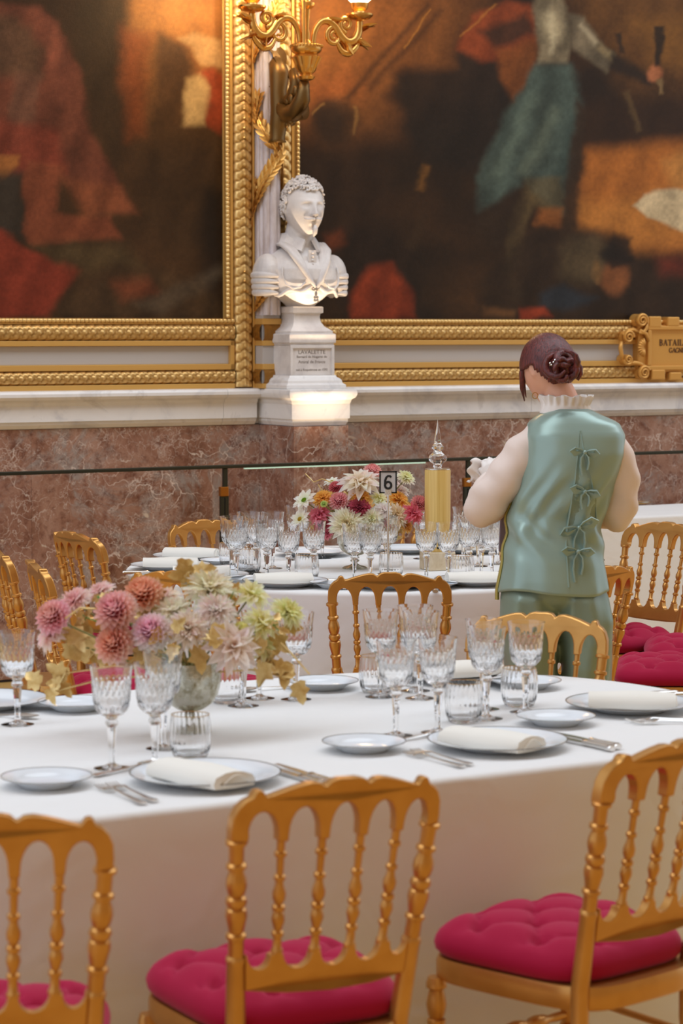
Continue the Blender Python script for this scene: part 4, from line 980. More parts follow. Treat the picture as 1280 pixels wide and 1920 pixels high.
F = [
 ('ball', 'ball_dahlia', 'bright pink ball dahlia at the left tip of the front bouquet', 100, 1158, -.05, 31, lin(220, 116, 104), lin(236, 126, 152), None),
 ('loose', 'drooping_dahlia', 'pale pink dahlia drooping below the left tip ball', 96, 1192, -.01, 34, PK2, PKP, None),
 ('dahlia', 'pink_dahlia', 'soft pink spiky dahlia above the left tip ball', 142, 1130, .03, 33, PK1, PKP, None),
 ('dahlia', 'pink_dahlia', 'pink dahlia at the back top left of the front bouquet', 188, 1112, .08, 28, PK2, PKP, None),
 ('ball', 'ball_dahlia', 'large salmon pink ball dahlia facing camera, left half of bouquet', 217, 1147, -.08, 37, lin(220, 100, 120), lin(242, 156, 142), None),
 ('ball', 'ball_dahlia', 'coral orange ball dahlia at the top of the front bouquet', 268, 1116, .0, 35, lin(222, 96, 60), lin(240, 140, 110), None),
 ('ball', 'ball_dahlia', 'coral ball dahlia low above the left goblet', 215, 1209, -.10, 34, lin(224, 100, 70), lin(240, 150, 136), None),
 ('ball', 'ball_dahlia', 'two tone pink and white ball dahlia in the middle', 284, 1186, -.10, 34, lin(224, 110, 150), lin(246, 208, 206), None),
 ('dahlia', 'cream_dahlia', 'cream dahlia right of the coral ball dahlia', 326, 1148, -.02, 36, CREAM, CREAM, None),
 ('dahlia', 'cream_dahlia', 'large cream spiky dahlia at the top centre', 392, 1108, .02, 50, lin(226, 206, 150), lin(244, 232, 208), None),
 ('dahlia', 'blush_dahlia', 'blush dahlia under the large cream one', 404, 1146, -.05, 38, BLUSH, lin(244, 222, 212), None),
 ('dahlia', 'blush_dahlia', 'blush cream dahlia at the very middle of the bouquet', 352, 1182, -.10, 40, lin(236, 206, 180), BLUSH, None),
 ('loose', 'blush_dahlia', 'big petalled blush dahlia drooping over the bowl rim', 436, 1214, -.11, 52, lin(240, 196, 170), lin(246, 220, 214), None),
 ('loose', 'yellow_white_dahlia', 'white dahlia with yellow heart at top right', 470, 1116, .02, 38, YEL, lin(244, 242, 206), None),
 ('loose', 'yellow_white_dahlia', 'cream yellow dahlia at right, below the top one', 488, 1168, -.04, 36, YEL, YELW, None),
 ('dahlia', 'yellow_dahlia', 'lemon dahlia at the right tip of the bouquet', 538, 1150, .0, 33, lin(232, 226, 100), lin(240, 240, 184), None),
 ('loose', 'green_yellow_dahlia', 'greenish lemon dahlia low at the right of the bouquet', 490, 1212, -.04, 30, lin(206, 200, 90), lin(236, 234, 180), None),
 ('ball', 'small_yellow_bloom', 'small yellow bloom beside the blush petals', 452, 1182, -.06, 16, YEL, lin(236, 226, 120), None),
 ('dahlia', 'blush_dahlia', 'blush dahlia behind the coral one at back left', 310, 1122, .08, 28, PK2, CREAM, None),
]
for kind, nm, lb, px, py, dY, rp, c0, c1, ce in F: put(kind, nm, lb, px, py, dY, rp, c0, c1, G1, VY, rootF, ce)
VB = at(665, 1066, TZ); vase(VB, 'mercury glass pedestal bowl holding the vivid flowers on the back table')
rootB = VB + Vector((0, 0, .13)); BY = VB.y
F = [
 ('open', 'white_open_dahlia', 'white open dahlia with a green eye at the left of the vivid bouquet', 571, 939, -.05, 23, lin(226, 230, 190), WHT, lin(140, 176, 30)),
 ('open', 'white_open_dahlia', 'white open dahlia with a yellow eye at lower left', 563, 974, -.07, 20, lin(240, 236, 190), WHT, lin(214, 180, 50)),
 ('dahlia', 'orange_dahlia', 'orange dahlia beside the green eyed white bloom', 605, 935, -.04, 19, lin(226, 120, 24), ORG, None),
 ('ball', 'green_bud', 'small green budded bloom under the left orange dahlia', 607, 945, -.10, 6, lin(140, 176, 50), lin(190, 206, 90), None),
 ('ball', 'pink_ball_dahlia', 'pink ball dahlia right of the left orange dahlia', 635, 940, -.06, 17, lin(216, 80, 100), lin(238, 138, 150), None),
 ('ball', 'dark_red_bloom', 'small dark red bloom at the top left of the vivid bouquet', 629, 914, .0, 12, RED, lin(170, 20, 50), None),
 ('loose', 'crimson_dahlia', 'large rose red dahlia low at the left of the vivid bouquet', 598, 966, -.05, 22, MAG, lin(222, 70, 104), None),
 ('dahlia', 'crimson_dahlia', 'second rose red dahlia below the pink ball', 606, 984, -.02, 18, MAG, lin(214, 60, 90), None),
 ('loose', 'blush_dahlia', 'big blush white dahlia crowning the vivid bouquet', 676, 906, -.04, 38, lin(236, 196, 140), lin(248, 230, 222), None),
 ('ball', 'pink_ball_dahlia', 'pink ball dahlia at the very top left of the number sign', 698, 884, .04, 15, lin(222, 90, 100), lin(240, 140, 140), None),
 ('open', 'white_open_dahlia', 'white open dahlia at the back top left', 622, 904, .05, 15, lin(236, 232, 200), WHT, lin(206, 196, 90)),
 ('dahlia', 'orange_dahlia', 'orange dahlia below the crowning blush bloom', 676, 934, -.07, 19, lin(226, 120, 20), ORG, None),
 ('dahlia', 'burgundy_dahlia', 'deep burgundy dahlia at the heart of the vivid bouquet', 674, 952, -.10, 20, lin(90, 6, 24), lin(150, 16, 44), None),
 ('dahlia', 'cream_dahlia', 'large cream spiky dahlia hanging low at front', 651, 984, -.12, 34, lin(232, 206, 140), lin(248, 240, 220), None),
 ('dahlia', 'white_dahlia', 'white dahlia above the right front goblets', 696, 974, -.11, 23, lin(232, 220, 150), WHT, None),
 ('loose', 'yellow_white_dahlia', 'pale yellow dahlia behind the number sign pole', 711, 935, -.05, 17, YEL, lin(246, 242, 200), None),
 ('dahlia', 'yellow_white_dahlia', 'white and yellow dahlia at the top right tip', 760, 897, .03, 18, lin(230, 224, 110), lin(246, 244, 214), None),
 ('loose', 'blush_dahlia', 'blush bloom right of the number sign', 750, 920, .05, 18, PKP, lin(248, 226, 222), None),
 ('dahlia', 'orange_dahlia', 'orange dahlia at right behind the sign pole', 746, 937, .0, 20, lin(228, 124, 24), ORG, None),
 ('loose', 'pink_white_dahlia', 'pink edged white dahlia left of the sign pole', 719, 956, -.08, 19, lin(244, 216, 214), WHT, None),
 ('dahlia', 'peach_dahlia', 'cream peach dahlia right of the sign pole', 742, 968, -.06, 25, lin(236, 196, 130), lin(248, 230, 204), None),
 ('loose', 'crimson_dahlia', 'rose red dahlia at the right edge by the gold lamp', 774, 963, -.06, 22, MAG, lin(226, 60, 90), None),
 ('ball', 'pink_ball_dahlia', 'coral pink ball dahlia touching the gold lamp', 786, 944, -.02, 15, lin(224, 80, 100), lin(238, 120, 130), None),
 ('dahlia', 'orange_dahlia', 'small orange dahlia low at right', 760, 986, -.05, 14, lin(226, 120, 24), lin(244, 166, 70), None),
 ('ball', 'dark_red_bloom', 'small crimson bloom between the white dahlias', 715, 982, -.09, 10, BUR, RED, None),
 ('dahlia', 'crimson_dahlia', 'pinkish red dahlia low behind the left goblet', 614, 1000, -.05, 13, MAG, lin(226, 90, 120), None),
 ('dahlia', 'dark_dahlia', 'dark red dahlia deep in the middle of the vivid bouquet', 650, 955, .02, 22, BUR, lin(140, 24, 40), None),
]
for kind, nm, lb, px, py, dY, rp, c0, c1, ce in F: put(kind, nm, lb, px, py, dY, rp, c0, c1, G2, BY, rootB, ce)
# gilded ivy leaves: sprays of lobed leaves on wire stems
def ivy_mesh(L):
    pts = [(0, 0), (.16, -.05), (.36, .06), (.30, .26), (.46, .44), (.22, .56), (.16, .80), (0, 1.0), (-.16, .80), (-.22, .56), (-.46, .44), (-.30, .26), (-.36, .06), (-.16, -.05)]
    m = MB(); vs = [(x * L, y * L, .10 * L * math.sin(5 * x + 3 * y) - .22 * L * y * y) for x, y in pts]
    vs.append((0, .38 * L, -.10 * L)); n = len(pts)
    m.add(vs, [(i, (i + 1) % n, n) for i in range(n)])
    return m.mesh('ivy_leaf', True, 180)
IV = ivy_mesh(.05)
def spray(label, px, py, dY, n, spread, VYc, root, mtl=gold_leaf_m, size=1.0, group='gilded leaf sprays', cat='leaf spray', nm='gilded_leaf_spray'):
    rs = random.Random(px * 7 + py); pos = atd(px, py, VYc + dY)
    t = thing(nm, label, cat, tuple(pos), 0, group)
    b = Vector(root) - pos
    obj('stem', MB().tube([Vector((0, 0, 0)), b * .4 + Vector((0, 0, .015)), b], [.0016, .002, .002], 5), mtl, t)
    for i in range(n):
        p = Vector((rs.uniform(-1, 1) * spread, rs.uniform(-.5, .5) * spread, rs.uniform(-1, 1) * spread)) if n > 1 else Vector((0, 0, 0))
        d = Vector((p.x, p.y - .01, p.z - spread * .4 + 1e-4)).normalized()
        M = frame_z(Vector((rs.uniform(-.6, .6), -1, rs.uniform(-.2, .7))), rs.uniform(0, 6.28)); M = M @ S3(*(size * rs.uniform(.75, 1.25),) * 3); M.translation = p
        link('leaf', IV, mtl, t, mw=M)
        obj('twig', MB().tube([p, p * .4, Vector((0, 0, 0))], .0011, 4), mtl, t)
for lb, px, py, dY, n, sp in (('gilded ivy leaves trailing at the left below the pink dahlias', 122, 1262, -.02, 4, .03), ('gilded leaves between the pink dahlias at left', 150, 1190, .0, 5, .035), ('gilded leaves under the coral ball dahlia', 178, 1222, .02, 4, .03),
    ('gilded leaves at the foot of the middle dahlias', 300, 1222, -.09, 6, .035), ('gilded leaves rising above the cream dahlia', 345, 1066, .05, 3, .022), ('gilded leaves beside the blush centre dahlia', 330, 1206, -.12, 4, .03),
    ('gilded leaves behind the drooping blush petals', 396, 1196, -.13, 5, .035), ('gilded leaves under the lemon dahlias at right', 512, 1222, -.05, 6, .035), ('single gilded ivy leaf hanging over the right of the cloth', 548, 1272, -.06, 2, .018),
    ('gilded leaves at the right tip below the lemon dahlia', 530, 1196, -.01, 4, .03), ('gilded leaves between coral dahlia and cream dahlia', 296, 1150, .03, 4, .03), ('gilded leaf dangling above the side plate at left', 88, 1300, -.02, 2, .018)):
    spray(lb, px, py, dY, n, sp, VY, rootF)
for lb, px, py, dY, n, sp in (('fresh green leaves between yellow and cream dahlias', 432, 1122, .0, 5, .02), ('fresh green leaves by the lemon dahlias', 512, 1172, -.05, 3, .014), ('small green leaves near the bouquet top', 354, 1084, .02, 3, .012), ('small green leaf at the back left of the bouquet', 182, 1118, .02, 2, .01), ('small green leaves below the pink dahlia', 162, 1158, .0, 3, .014)):
    spray(lb, px, py, dY, n, sp, VY, rootF, green_m, .5, 'green leaf sprigs', 'leaf sprig', 'green_leaf_sprig')
for lb, px, py, dY, n, sp in (('gilded leaves behind the burgundy dahlia', 655, 922, .02, 6, .03), ('gilded leaves at right low in the vivid bouquet', 735, 1000, -.03, 5, .025), ('gilded leaves left in the vivid bouquet', 590, 990, .0, 5, .025)):
    spray(lb, px, py, dY, n, sp, BY, rootB, gold_leaf_m, .7)
spray('dark green leaves deep in the vivid bouquet', 640, 960, .03, 12, .06, BY, rootB, green_m, .9, 'green leaf sprigs', 'leaf sprig', 'green_leaf_sprig')
for lb, pts in (('pale dried twig curling above the vivid bouquet', [(622, 905), (604, 898), (588, 904), (580, 896), (572, 888)]), ('pale dried tendril sticking up left of the bouquet', [(610, 925), (600, 915), (596, 908)])):
    o = obj('dried_twig', MB().tube([atd(x, y, BY + .04) for x, y in pts], .0022, 5), gold_leaf_m); tag(o, lb, 'twig')
for lb, pts in (('pale bare twig pointing right above the far side plate', [(526, 1205), (545, 1224), (562, 1244), (580, 1264)]), ('pale bare twig arching between pink dahlias', [(122, 1160), (150, 1140), (190, 1142), (206, 1160)])):
    o = obj('dried_twig', MB().tube([atd(x, y, VY - .08) for x, y in pts], .002, 5), gold_leaf_m); tag(o, lb, 'twig')

# ------------------------------------------------------------------ table number and gold lamp
black_m = mat('black_card', lin(24, 24, 24), .5); card_m = mat('grey_white_card', lin(196, 192, 188), .6)
def text(name, body, size, mt, parent, M, ext=.0004, align='CENTER', shear=0.0, xs=1.0):
    c = bpy.data.curves.new(name, 'FONT'); c.body = body; c.size = size; c.extrude = ext; c.align_x = align; c.align_y = 'CENTER'; c.shear = shear; c.resolution_u = 3
    tmp = bpy.data.objects.new(name, c); COL.objects.link(tmp)
    me = bpy.data.meshes.new_from_object(tmp.evaluated_get(bpy.context.evaluated_depsgraph_get()))
    bpy.data.objects.remove(tmp); me.materials.clear()
    o = link(name, me, mt, parent)
    o.matrix_local = M @ S3(xs, 1, 1); return o
p = at(727, 1087, TZ); k = p.y / FP
t = thing('table_number', 'small framed table number sign reading 6 on a thin steel stand', 'sign', (p.x, p.y, TZ + .0005))
zt = HC - (904 - 618) * k - TZ; hw, hh = 16.5 * k, 21 * k
obj('stand', MB().lathe([(0, 0), (.028, 0), (.028, .003), (.004, .006), (.0035, zt - hh + .02), (0, zt - hh + .02)], 20), silver, t)
obj('clip', MB().box(-.012, .012, -.008, .006, zt - hh - .006, zt - hh + .014), silver, t, smooth=False, bevel=.001)
obj('card', MB().box(-hw + .003, hw - .003, -.003, .001, zt - hh + .003, zt + hh - .003), card_m, t, smooth=False)
m = MB()
for a in ((-hw, hw, zt + hh - .005, zt + hh), (-hw, hw, zt - hh, zt - hh + .005), (-hw, -hw + .005, zt - hh, zt + hh), (hw - .005, hw, zt - hh, zt + hh)): m.box(a[0], a[1], -.0045, .0015, a[2], a[3])
obj('border', m, black_m, t, smooth=False)
c6 = MB(); c6.tube([(.010 * math.cos(a), 0, -.010 + .011 * math.sin(a)) for a in [2 * PI * i / 24 for i in range(25)]], .0036, 6, flat=1)
c6.tube([(-.0098, 0, -.006), (-.0094, 0, .006), (-.006, 0, .016), (.0, 0, .021), (.006, 0, .021), (.0095, 0, .016)], .0034, 6)
obj('numeral', c6, black_m, t, mw=T(0, -.0045, zt + .0) @ S3(1.1, .15, 1.05), label='bold black numeral 6')
p = at(812, 1068, TZ); k = p.y / FP
lamp_shade_m = mat('gold_lampshade', lin(220, 182, 100), .45, .05)
_n = noise(lamp_shade_m, coords(lamp_shade_m, (60, 60, 1)), 3, 3)
base(lamp_shade_m, ramp(lamp_shade_m, _n, [(.35, lin(214, 174, 92)), (.65, lin(230, 196, 120))]))
stone_m = mat('cream_stone', lin(222, 204, 172), .6); _n = noise(stone_m, coords(stone_m), 14, 5, .6, 1)
base(stone_m, ramp(stone_m, _n, [(.35, lin(206, 184, 148)), (.6, lin(228, 212, 184))]))
t = thing('gold_table_lamp', 'tall gold cylinder lamp with crystal finial on a cream block', 'lamp', (p.x + .015, p.y, TZ + .0005))
z0 = .068; z1 = HC - (880 - 618) * k - TZ; z2 = HC - (787 - 618) * k - TZ
obj('base_block', MB().box(-.052, .052, -.05, .05, 0, z0, RZ(.35)), stone_m, t, smooth=False, bevel=.004)
obj('shade', MB().lathe([(.0, z0 + .001), (.047, z0 + .001), (.0475, z0 + .01), (.0475, z1 - .004), (.046, z1), (.0, z1)], 48), lamp_shade_m, t)
obj('shade_lip', MB().lathe([(.0, z1 + .0002), (.047, z1 + .0002), (.047, z1 + .003), (.0, z1 + .003)], 40), silver, t)
h = z2 - z1
prof = [(.014, .004), (.013, .02), (.016, .05), (.014, .075), (.018, .10), (.030, .15), (.033, .20), (.029, .26), (.017, .32), (.012, .36), (.020, .40), (.021, .44), (.014, .49), (.012, .52), (.0125, .56), (.006, .8), (.0005, 1.0)]
obj('crystal_finial', MB().lathe([(.001, z1 + .0035)] + [(r, z1 + .0035 + zz * h) for r, zz in prof], 28, fn=lambda a, z, r: 1 + .05 * abs(math.cos(5 * a))), glass, t, sharp=25)
obj('switch', MB().box(-.004, .004, -.05, -.0465, z0 + .012, z0 + .019), black_m, t, smooth=False)

# ------------------------------------------------------------------ railing before the wall
RN = 9.82
t = thing('railing', 'dark steel handrail with brass collared posts in front of the red marble', 'railing', rz=AW)
obj('handrail', MB().box(3.0, 10.0, RN - .014, RN + .014, .996, 1.012), steel_dark, t, smooth=False, bevel=.003)
for u in (3.80, 5.12, 6.45, 7.81, 9.15):
    po = obj('post', MB().box(u - .011, u + .011, RN - .008, RN + .008, .86, .996), steel_dark, t, smooth=False, bevel=.002)
    obj('lower_post', MB().box(u - .026, u - .007, RN - .008, RN + .008, 0, .875).box(u - .003, u + .016, RN - .008, RN + .008, 0, .875), steel_dark, po, smooth=False, bevel=.002)
    obj('brass_collar', MB().box(u - .028, u + .014, RN - .012, RN + .012, .868, .912), brass, po, smooth=False, bevel=.003)
pane_m = mat('rail_glass_edge', lin(190, 226, 205), .05, 0, .6, Transmission_Weight=.9, IOR=1.5)
led = mat('led_strip', lin(200, 240, 215), .4); P(led).inputs['Emission Color'].default_value = (.72, 1.0, .80, 1); P(led).inputs['Emission Strength'].default_value = .45
obj('led_strip', MB().box(5.22, 6.2, RN - .010, RN + .006, .990, .9955), led, t, smooth=False)

# ------------------------------------------------------------------ head shape shared by the waitress and the marble bust
def head_grid(m, M, h=1.0, male=False, n=72, hair=False):
    """a head of unit height h facing +Y, centred on its middle; z up, x to its left-right"""
    g = lambda v, s: math.exp(-(v / s) ** 2)
    def f(a, b):
        th = PI * (b * .998 + .001); ph = 2 * PI * a
        x, y, z = math.sin(th) * math.cos(ph), math.sin(th) * math.sin(ph), -math.cos(th)
        X, Y, Z = x * .335, y * .425, z * .5
        if Z > 0: Y -= .02 * Z
        if Z < .02:
            t = min(1, (.02 - Z) / .5)
            X *= 1 - (.26 if male else .38) * t ** 1.8
            if Y < 0: Y *= 1 - .62 * t ** 1.1
            else: Y *= 1 + .42 * t ** 2.2 - .04 * t
        fr = max(0, y)                              # only the face gets features
        if fr > 0:
            k = fr ** .6
            nz = 0
            if -.19 < Z < .12: nz = min(1, (.12 - Z) / .26) if Z > -.14 else max(0, (Z + .19) / .05)
            Y += k * ((.125 if male else .10) * nz * g(X, .045) + .05 * g(Z + .135, .035) * g(abs(X) - .05, .028))
            Y += k * (.030 * g(Z - .085, .035) * g(abs(X) - .11, .09) - .050 * g(abs(X) - .125, .06) * g(Z - .025, .045) + .030 * g(abs(X) - .125, .035) * g(Z - .02, .022))
            Y += k * (.030 * g(Z + .235, .016) + .032 * g(Z + .275, .018) - .020 * g(Z + .255, .008)) * g(X, .075)
            Y += k * (.05 * g(Z + .42, .06) * g(X, .10) - .02 * g(Z + .335, .03) * g(X, .1))
            Y += k * .02 * g(abs(X) - .17, .07) * g(Z + .07, .08)
        return Vector((X * h, Y * h, Z * h))
    m.grid(n, n, f, M)
    for sx in (-1, 1):                              # ears
        E_ = M @ T(sx * .325 * h, -.03 * h, -.03 * h) @ RZ(-sx * .35) @ RY(sx * .12)
        m.sphere((0, 0, 0), (.028 * h, .06 * h, .115 * h), 12, 8, E_)
        m.tube([(sx * .022 * h, .05 * h * math.cos(a), (.02 + .09 * math.sin(a)) * h) for a in [(-.35 + 1.75 * i / 12) * PI for i in range(13)]], .014 * h, 6, E_)
def voxel(o, size):
    md = o.modifiers.new('Remesh', 'REMESH'); md.mode = 'VOXEL'; md.voxel_size = size; md.use_smooth_shade = True
def limb(m, pts, rad, segs=14, sub=5):
    """smooth tapered limb through joints"""
    P_ = [Vector(p) for p in pts]; n = len(P_); op, orr = [], []
    for i in range(n - 1):
        p0, p1, p2, p3 = P_[max(i - 1, 0)], P_[i], P_[i + 1], P_[min(i + 2, n - 1)]
        for k in range(sub):
            t = k / sub
            op.append(.5 * ((2 * p1) + (p2 - p0) * t + (2 * p0 - 5 * p1 + 4 * p2 - p3) * t * t + (3 * p1 - p0 - 3 * p2 + p3) * t ** 3)); orr.append(rad[i] * (1 - t) + rad[i + 1] * t)
    op.append(P_[-1]); orr.append(rad[-1])
    m.tube(op, orr, segs)
def hand(m, M, s=1.0, curl=.5, side=1):
    """a relaxed hand: +y towards the fingertips, palm facing -z, thumb on +x*side"""
    m.loft([[(x * s, y * s, z * s) for x, z in [(w * math.cos(a), .3 * w * math.sin(a) + 0) for a in [2 * PI * i / 12 for i in range(12)]]] for y, w in ((-.03, .024), (0, .027), (.035, .038), (.07, .041), (.088, .038))], True, True, M)
    for i, (x, L) in enumerate(((.030, .066), (.010, .075), (-.010, .070), (-.030, .056))):
        x *= side; p = Vector((x, .080, 0)); d = Vector((x * .9, 1, 0)).normalized(); pts = [p]; a = curl * .35
        for k, f in enumerate((.46, .30, .24)):
            dd = Vector((d.x, d.y * math.cos(a), -math.sin(a))); p = p + dd * L * f; pts.append(p); a += curl
        m.tube([M @ (q * s) for q in pts], [.0088 * s, .0085 * s, .0078 * s, .0058 * s], 8)
    pts = [Vector((.022 * side, .015, 0)), Vector((.045 * side, .040, -.010)), Vector((.056 * side, .066, -.02)), Vector((.056 * side, .088, -.03))]
    m.tube([M @ (q * s) for q in pts], [.012 * s, .0105 * s, .0092 * s, .0068 * s], 8)

# ------------------------------------------------------------------ the waitress
WD = 7.08; KP = WD / FP
def wl(px, py, y=0.0):           # local metres of the figure seen at a pixel, y away from the camera
    p = atd(px, py, WD + y); return Vector((p.x - WX, y, p.z))
WX = (1062 - 640) / FP * WD
skin = mat('skin', lin(226, 172, 146), .5, 0, .4, Subsurface_Weight=.1)
hair_m = mat('auburn_hair', lin(84, 34, 32), .33, 0, .5)
_n = noise(hair_m, coords(hair_m, (9, 9, 1.4)), 26, 4, .6)
base(hair_m, ramp(hair_m, _n, [(.3, lin(52, 20, 22)), (.5, lin(92, 36, 34)), (.72, lin(132, 56, 50))])); bump(hair_m, _n, .5, .004)
satin = mat('teal_satin', lin(148, 172, 163), .30, .28, .6, Sheen_Weight=.25)
P(satin).inputs['Sheen Tint'].default_value = (.7, .95, 1, 1)
satin_t = mat('teal_trouser_satin', lin(136, 156, 143), .38, .22, .5)
brocade = mat('gold_satin_lining', lin(176, 160, 84), .38, .25)
blouse = mat('ivory_blouse', lin(236, 218, 208), .55, 0, .35, Sheen_Weight=.2)
white_cotton = mat('white_frill', lin(238, 230, 224), .8, 0, .2)
shoe_m = mat('black_shoe_leather', lin(30, 28, 28), .35)
WT = thing('person', 'waitress seen from behind in teal satin waistcoat and trousers, standing between the two tables', 'person', (WX, WD, 0))
# waistcoat: sections read from the silhouette (pixel row, left, right) with depth and lean
VS = [(766, 1032, 1104, .075, .02), (778, 1008, 1128, .088, .015), (792, 990, 1160, .098, .01), (815, 984, 1171, .108, .0), (850, 984, 1170, .115, .0), (890, 974, 1160, .118, .005), (930, 961, 1144, .112, .01), (970, 954, 1133, .108, .015), (1010, 948, 1129, .112, .01), (1050, 944, 1131, .120, .0), (1085, 938, 1136, .124, -.005), (1103, 934, 1139, .126, -.005)]
def vsec(z):                     # -> centre x, half width, half depth, centre y
    rows = [(wl(l, y).z, (wl(l, y).x + wl(r, y).x) / 2, (wl(r, y).x - wl(l, y).x) / 2, d, cyy) for y, l, r, d, cyy in VS][::-1]
    zs = [r[0] for r in rows]
    return [float(np.interp(z, zs, [r[k] for r in rows])) for k in (1, 2, 3, 4)]
ZT, ZB = wl(0, 766).z, wl(0, 1104).z
def vpoint(a, z, off=0.0):
    cx, hw, hd, cyy = vsec(z)
    c, s = math.cos(a), math.sin(a); e = .8
    x = cx + (hw + off) * math.copysign(abs(c) ** e, c); y = cyy + (hd + off) * math.copysign(abs(s) ** e, s)
    t = (z - ZB) / (ZT - ZB)
    w = .006 * math.sin(62 * z + 9 * c) * math.exp(-((t - .32) / .13) ** 2) + .004 * math.sin(40 * z - 14 * c + 1) * math.exp(-((t - .5) / .16) ** 2) + .003 * math.sin(9 * a + 4 * z) * math.exp(-t / .25)
    return Vector((x + c * w, y + s * w, z))
def vback(px, py, off=.004):     # the point of the back surface behind a pixel
    q = wl(px, py, -.11); cx, hw, hd, cyy = vsec(q.z)
    c = max(-.98, min(.98, (q.x - cx) / hw)); a = math.acos(math.copysign(abs(c) ** (1 / .8), c))
    v = vpoint(-a, q.z, off); return v
def vpart(name, a0, a1, mt, n=64, flare=0.0):
    NZ = 60; m = MB()
    def hem(a): return .012 * math.sin(a * 2 + .5) - .016 * max(0, math.cos(a - PI)) ** 3
    m.grid(n, NZ, lambda i, j: vpoint(a0 + (a1 - a0) * i, ZB + hem(a0 + (a1 - a0) * i) * (1 - j) + (ZT - ZB) * j))
    o = obj(name, m, mt, WT, sharp=180)
    sd = o.modifiers.new('Solidify', 'SOLIDIFY'); sd.thickness = .004; sd.offset = -1
    return o
vest = vpart('waistcoat_back', -PI - .06, .06, satin, 90)
vfront = vpart('waistcoat_front', .06, PI - .06, brocade)
# side vent edge and shoulder seam in the gold lining
m = MB(); m.tube([vpoint(-PI + .02, ZB - .03 + (ZT - ZB) * i / 30, .003) for i in range(26)], [.013 - .008 * i / 25 for i in range(26)], 8, flat=.5); obj('gold_side_edge', m, brocade, vest, label='gold lined side edge')
# centre back opening: under panel, its two edges, four ribbon bows
le = [(1087, 808), (1083, 850), (1078, 900), (1070, 950), (1065, 990), (1061, 1020), (1063, 1060), (1065, 1100)]
re_ = [(1089, 808), (1095, 850), (1108, 900), (1120, 950), (1123, 985)]
obj('back_seam', MB().tube([vback(x, y, .001) for x, y in le], .0028, 6), satin, vest); obj('back_seam', MB().tube([vback(x, y, .001) for x, y in re_], .0022, 6), satin, vest)
m = MB()
def _pan(i, j):
    y = 812 + (985 - 812) * j; xl = np.interp(y, [q[1] for q in le], [q[0] for q in le]); xr = np.interp(y, [q[1] for q in re_], [q[0] for q in re_]); return vback(xl + (xr - xl) * i, y, .0018 - .003 * math.sin(PI * i))
m.grid(6, 24, _pan); obj('under_panel', m, satin_t, vest, sharp=180)
def bow(px, py, sz, rot, tails):
    sz *= .88; tails *= .88
    c = vback(px, py, .010); m = MB(); R_ = RY(rot)
    for sx in (-1, 1):
        pts = [c + (R_ @ Vector((sx * x * sz, y * sz, z * sz))) for x, y, z in ((0, 0, 0), (.35, -.25, .22), (.8, -.32, .30), (1.0, -.18, .05), (.75, -.05, -.16), (.3, -.06, -.08), (0, 0, 0))]
        m.tube(pts, [.0040, .0075, .0100, .0105, .0100, .0070, .0040], 6, flat=.35)
        tl = tails * (1 if sx < 0 else .75)
        pts = [c + (R_ @ Vector((sx * x * sz, -.05 * sz, 0))) + Vector((0, -.004, z * tl)) for x, z in ((0, 0), (.3, -.25), (.34, -.6), (.22, -1))]
        m.tube(pts, [.004, .009, .010, .009], 6, flat=.35)
    m.sphere(c + Vector((0, -.006, 0)), (.007, .006, .007), 8, 6)
    obj('ribbon_bow', m, satin, vest)
bow(1094, 848, .040, .1, .075); bow(1094, 922, .042, .25, .06); bow(1084, 990, .058, -.35, .12); bow(1080, 1034, .046, .05, .10)
# trousers: two legs joining at the hips
TS = [(1080, 946, 1132), (1110, 938, 1140), (1140, 938, 1146), (1180, 938, 1149)]
m = MB()
def leg(side):
    rows = [(1095, 1036, 58 if side < 0 else 52), (1125, 1038, 0), ]
    rings = []
    for py, cxp, hwp, y, hd in (((1092, 985, 44, 0, .088), (1118, 990, 52, 0, .116), (1160, 990, 53, .0, .118), (1200, 992, 52, .0, .112), (1250, 996, 50, .0, .105), (1310, 1000, 47, .0, .095), (1460, 1004, 46, .0, .09), (1560, 1005, 48, .0, .095), (1628, 1006, 50, .0, .10)) if side < 0 else
                           ((1092, 1087, 40, 0, .088), (1118, 1090, 50, 0, .116), (1160, 1096, 53, .0, .118), (1200, 1100, 50, .01, .112), (1250, 1102, 48, .02, .105), (1310, 1100, 46, .03, .095), (1460, 1098, 46, .03, .09), (1560, 1098, 48, .03, .095), (1628, 1098, 50, .03, .10))):
        c = wl(cxp, py); hw = hwp * KP; N = 40
        rings.append([Vector((c.x + hw * math.cos(a) * (1 + .04 * math.sin(5 * a + py * .02)), y + hd * math.sin(a) * (1 + .05 * math.sin(7 * a + py * .015)) + .008 * math.sin(py * .05 + 3 * math.cos(a)), c.z)) for a in [2 * PI * i / N for i in range(N)]])
    m.loft(rings)
leg(-1); leg(1)
c = wl(1038, 1105); m.sphere((c.x, 0, c.z + .02), (.160, .118, .09), 24, 14)
tr = obj('trousers', m, satin_t, WT, sharp=180); voxel(tr, .007)
sm = tr.modifiers.new('Smooth', 'SMOOTH'); sm.factor = .5; sm.iterations = 6
# creases: raised folds of the loose cloth
for s, px, y in ((-1, 1002, .0), (1, 1098, .03)):
    c = wl(px, 1460); c.z = 0; m = MB()
    m.loft([[(c.x + w * math.cos(a), y + yy + l * math.sin(a), z) for a in [2 * PI * i / 18 for i in range(18)]] for yy, w, l, z in ((.05, .045, .125, .0), (.05, .048, .13, .02), (.04, .042, .11, .045), (.0, .036, .06, .075), (-.01, .035, .05, .10))])
    obj('shoe', m, shoe_m, WT, sharp=180)
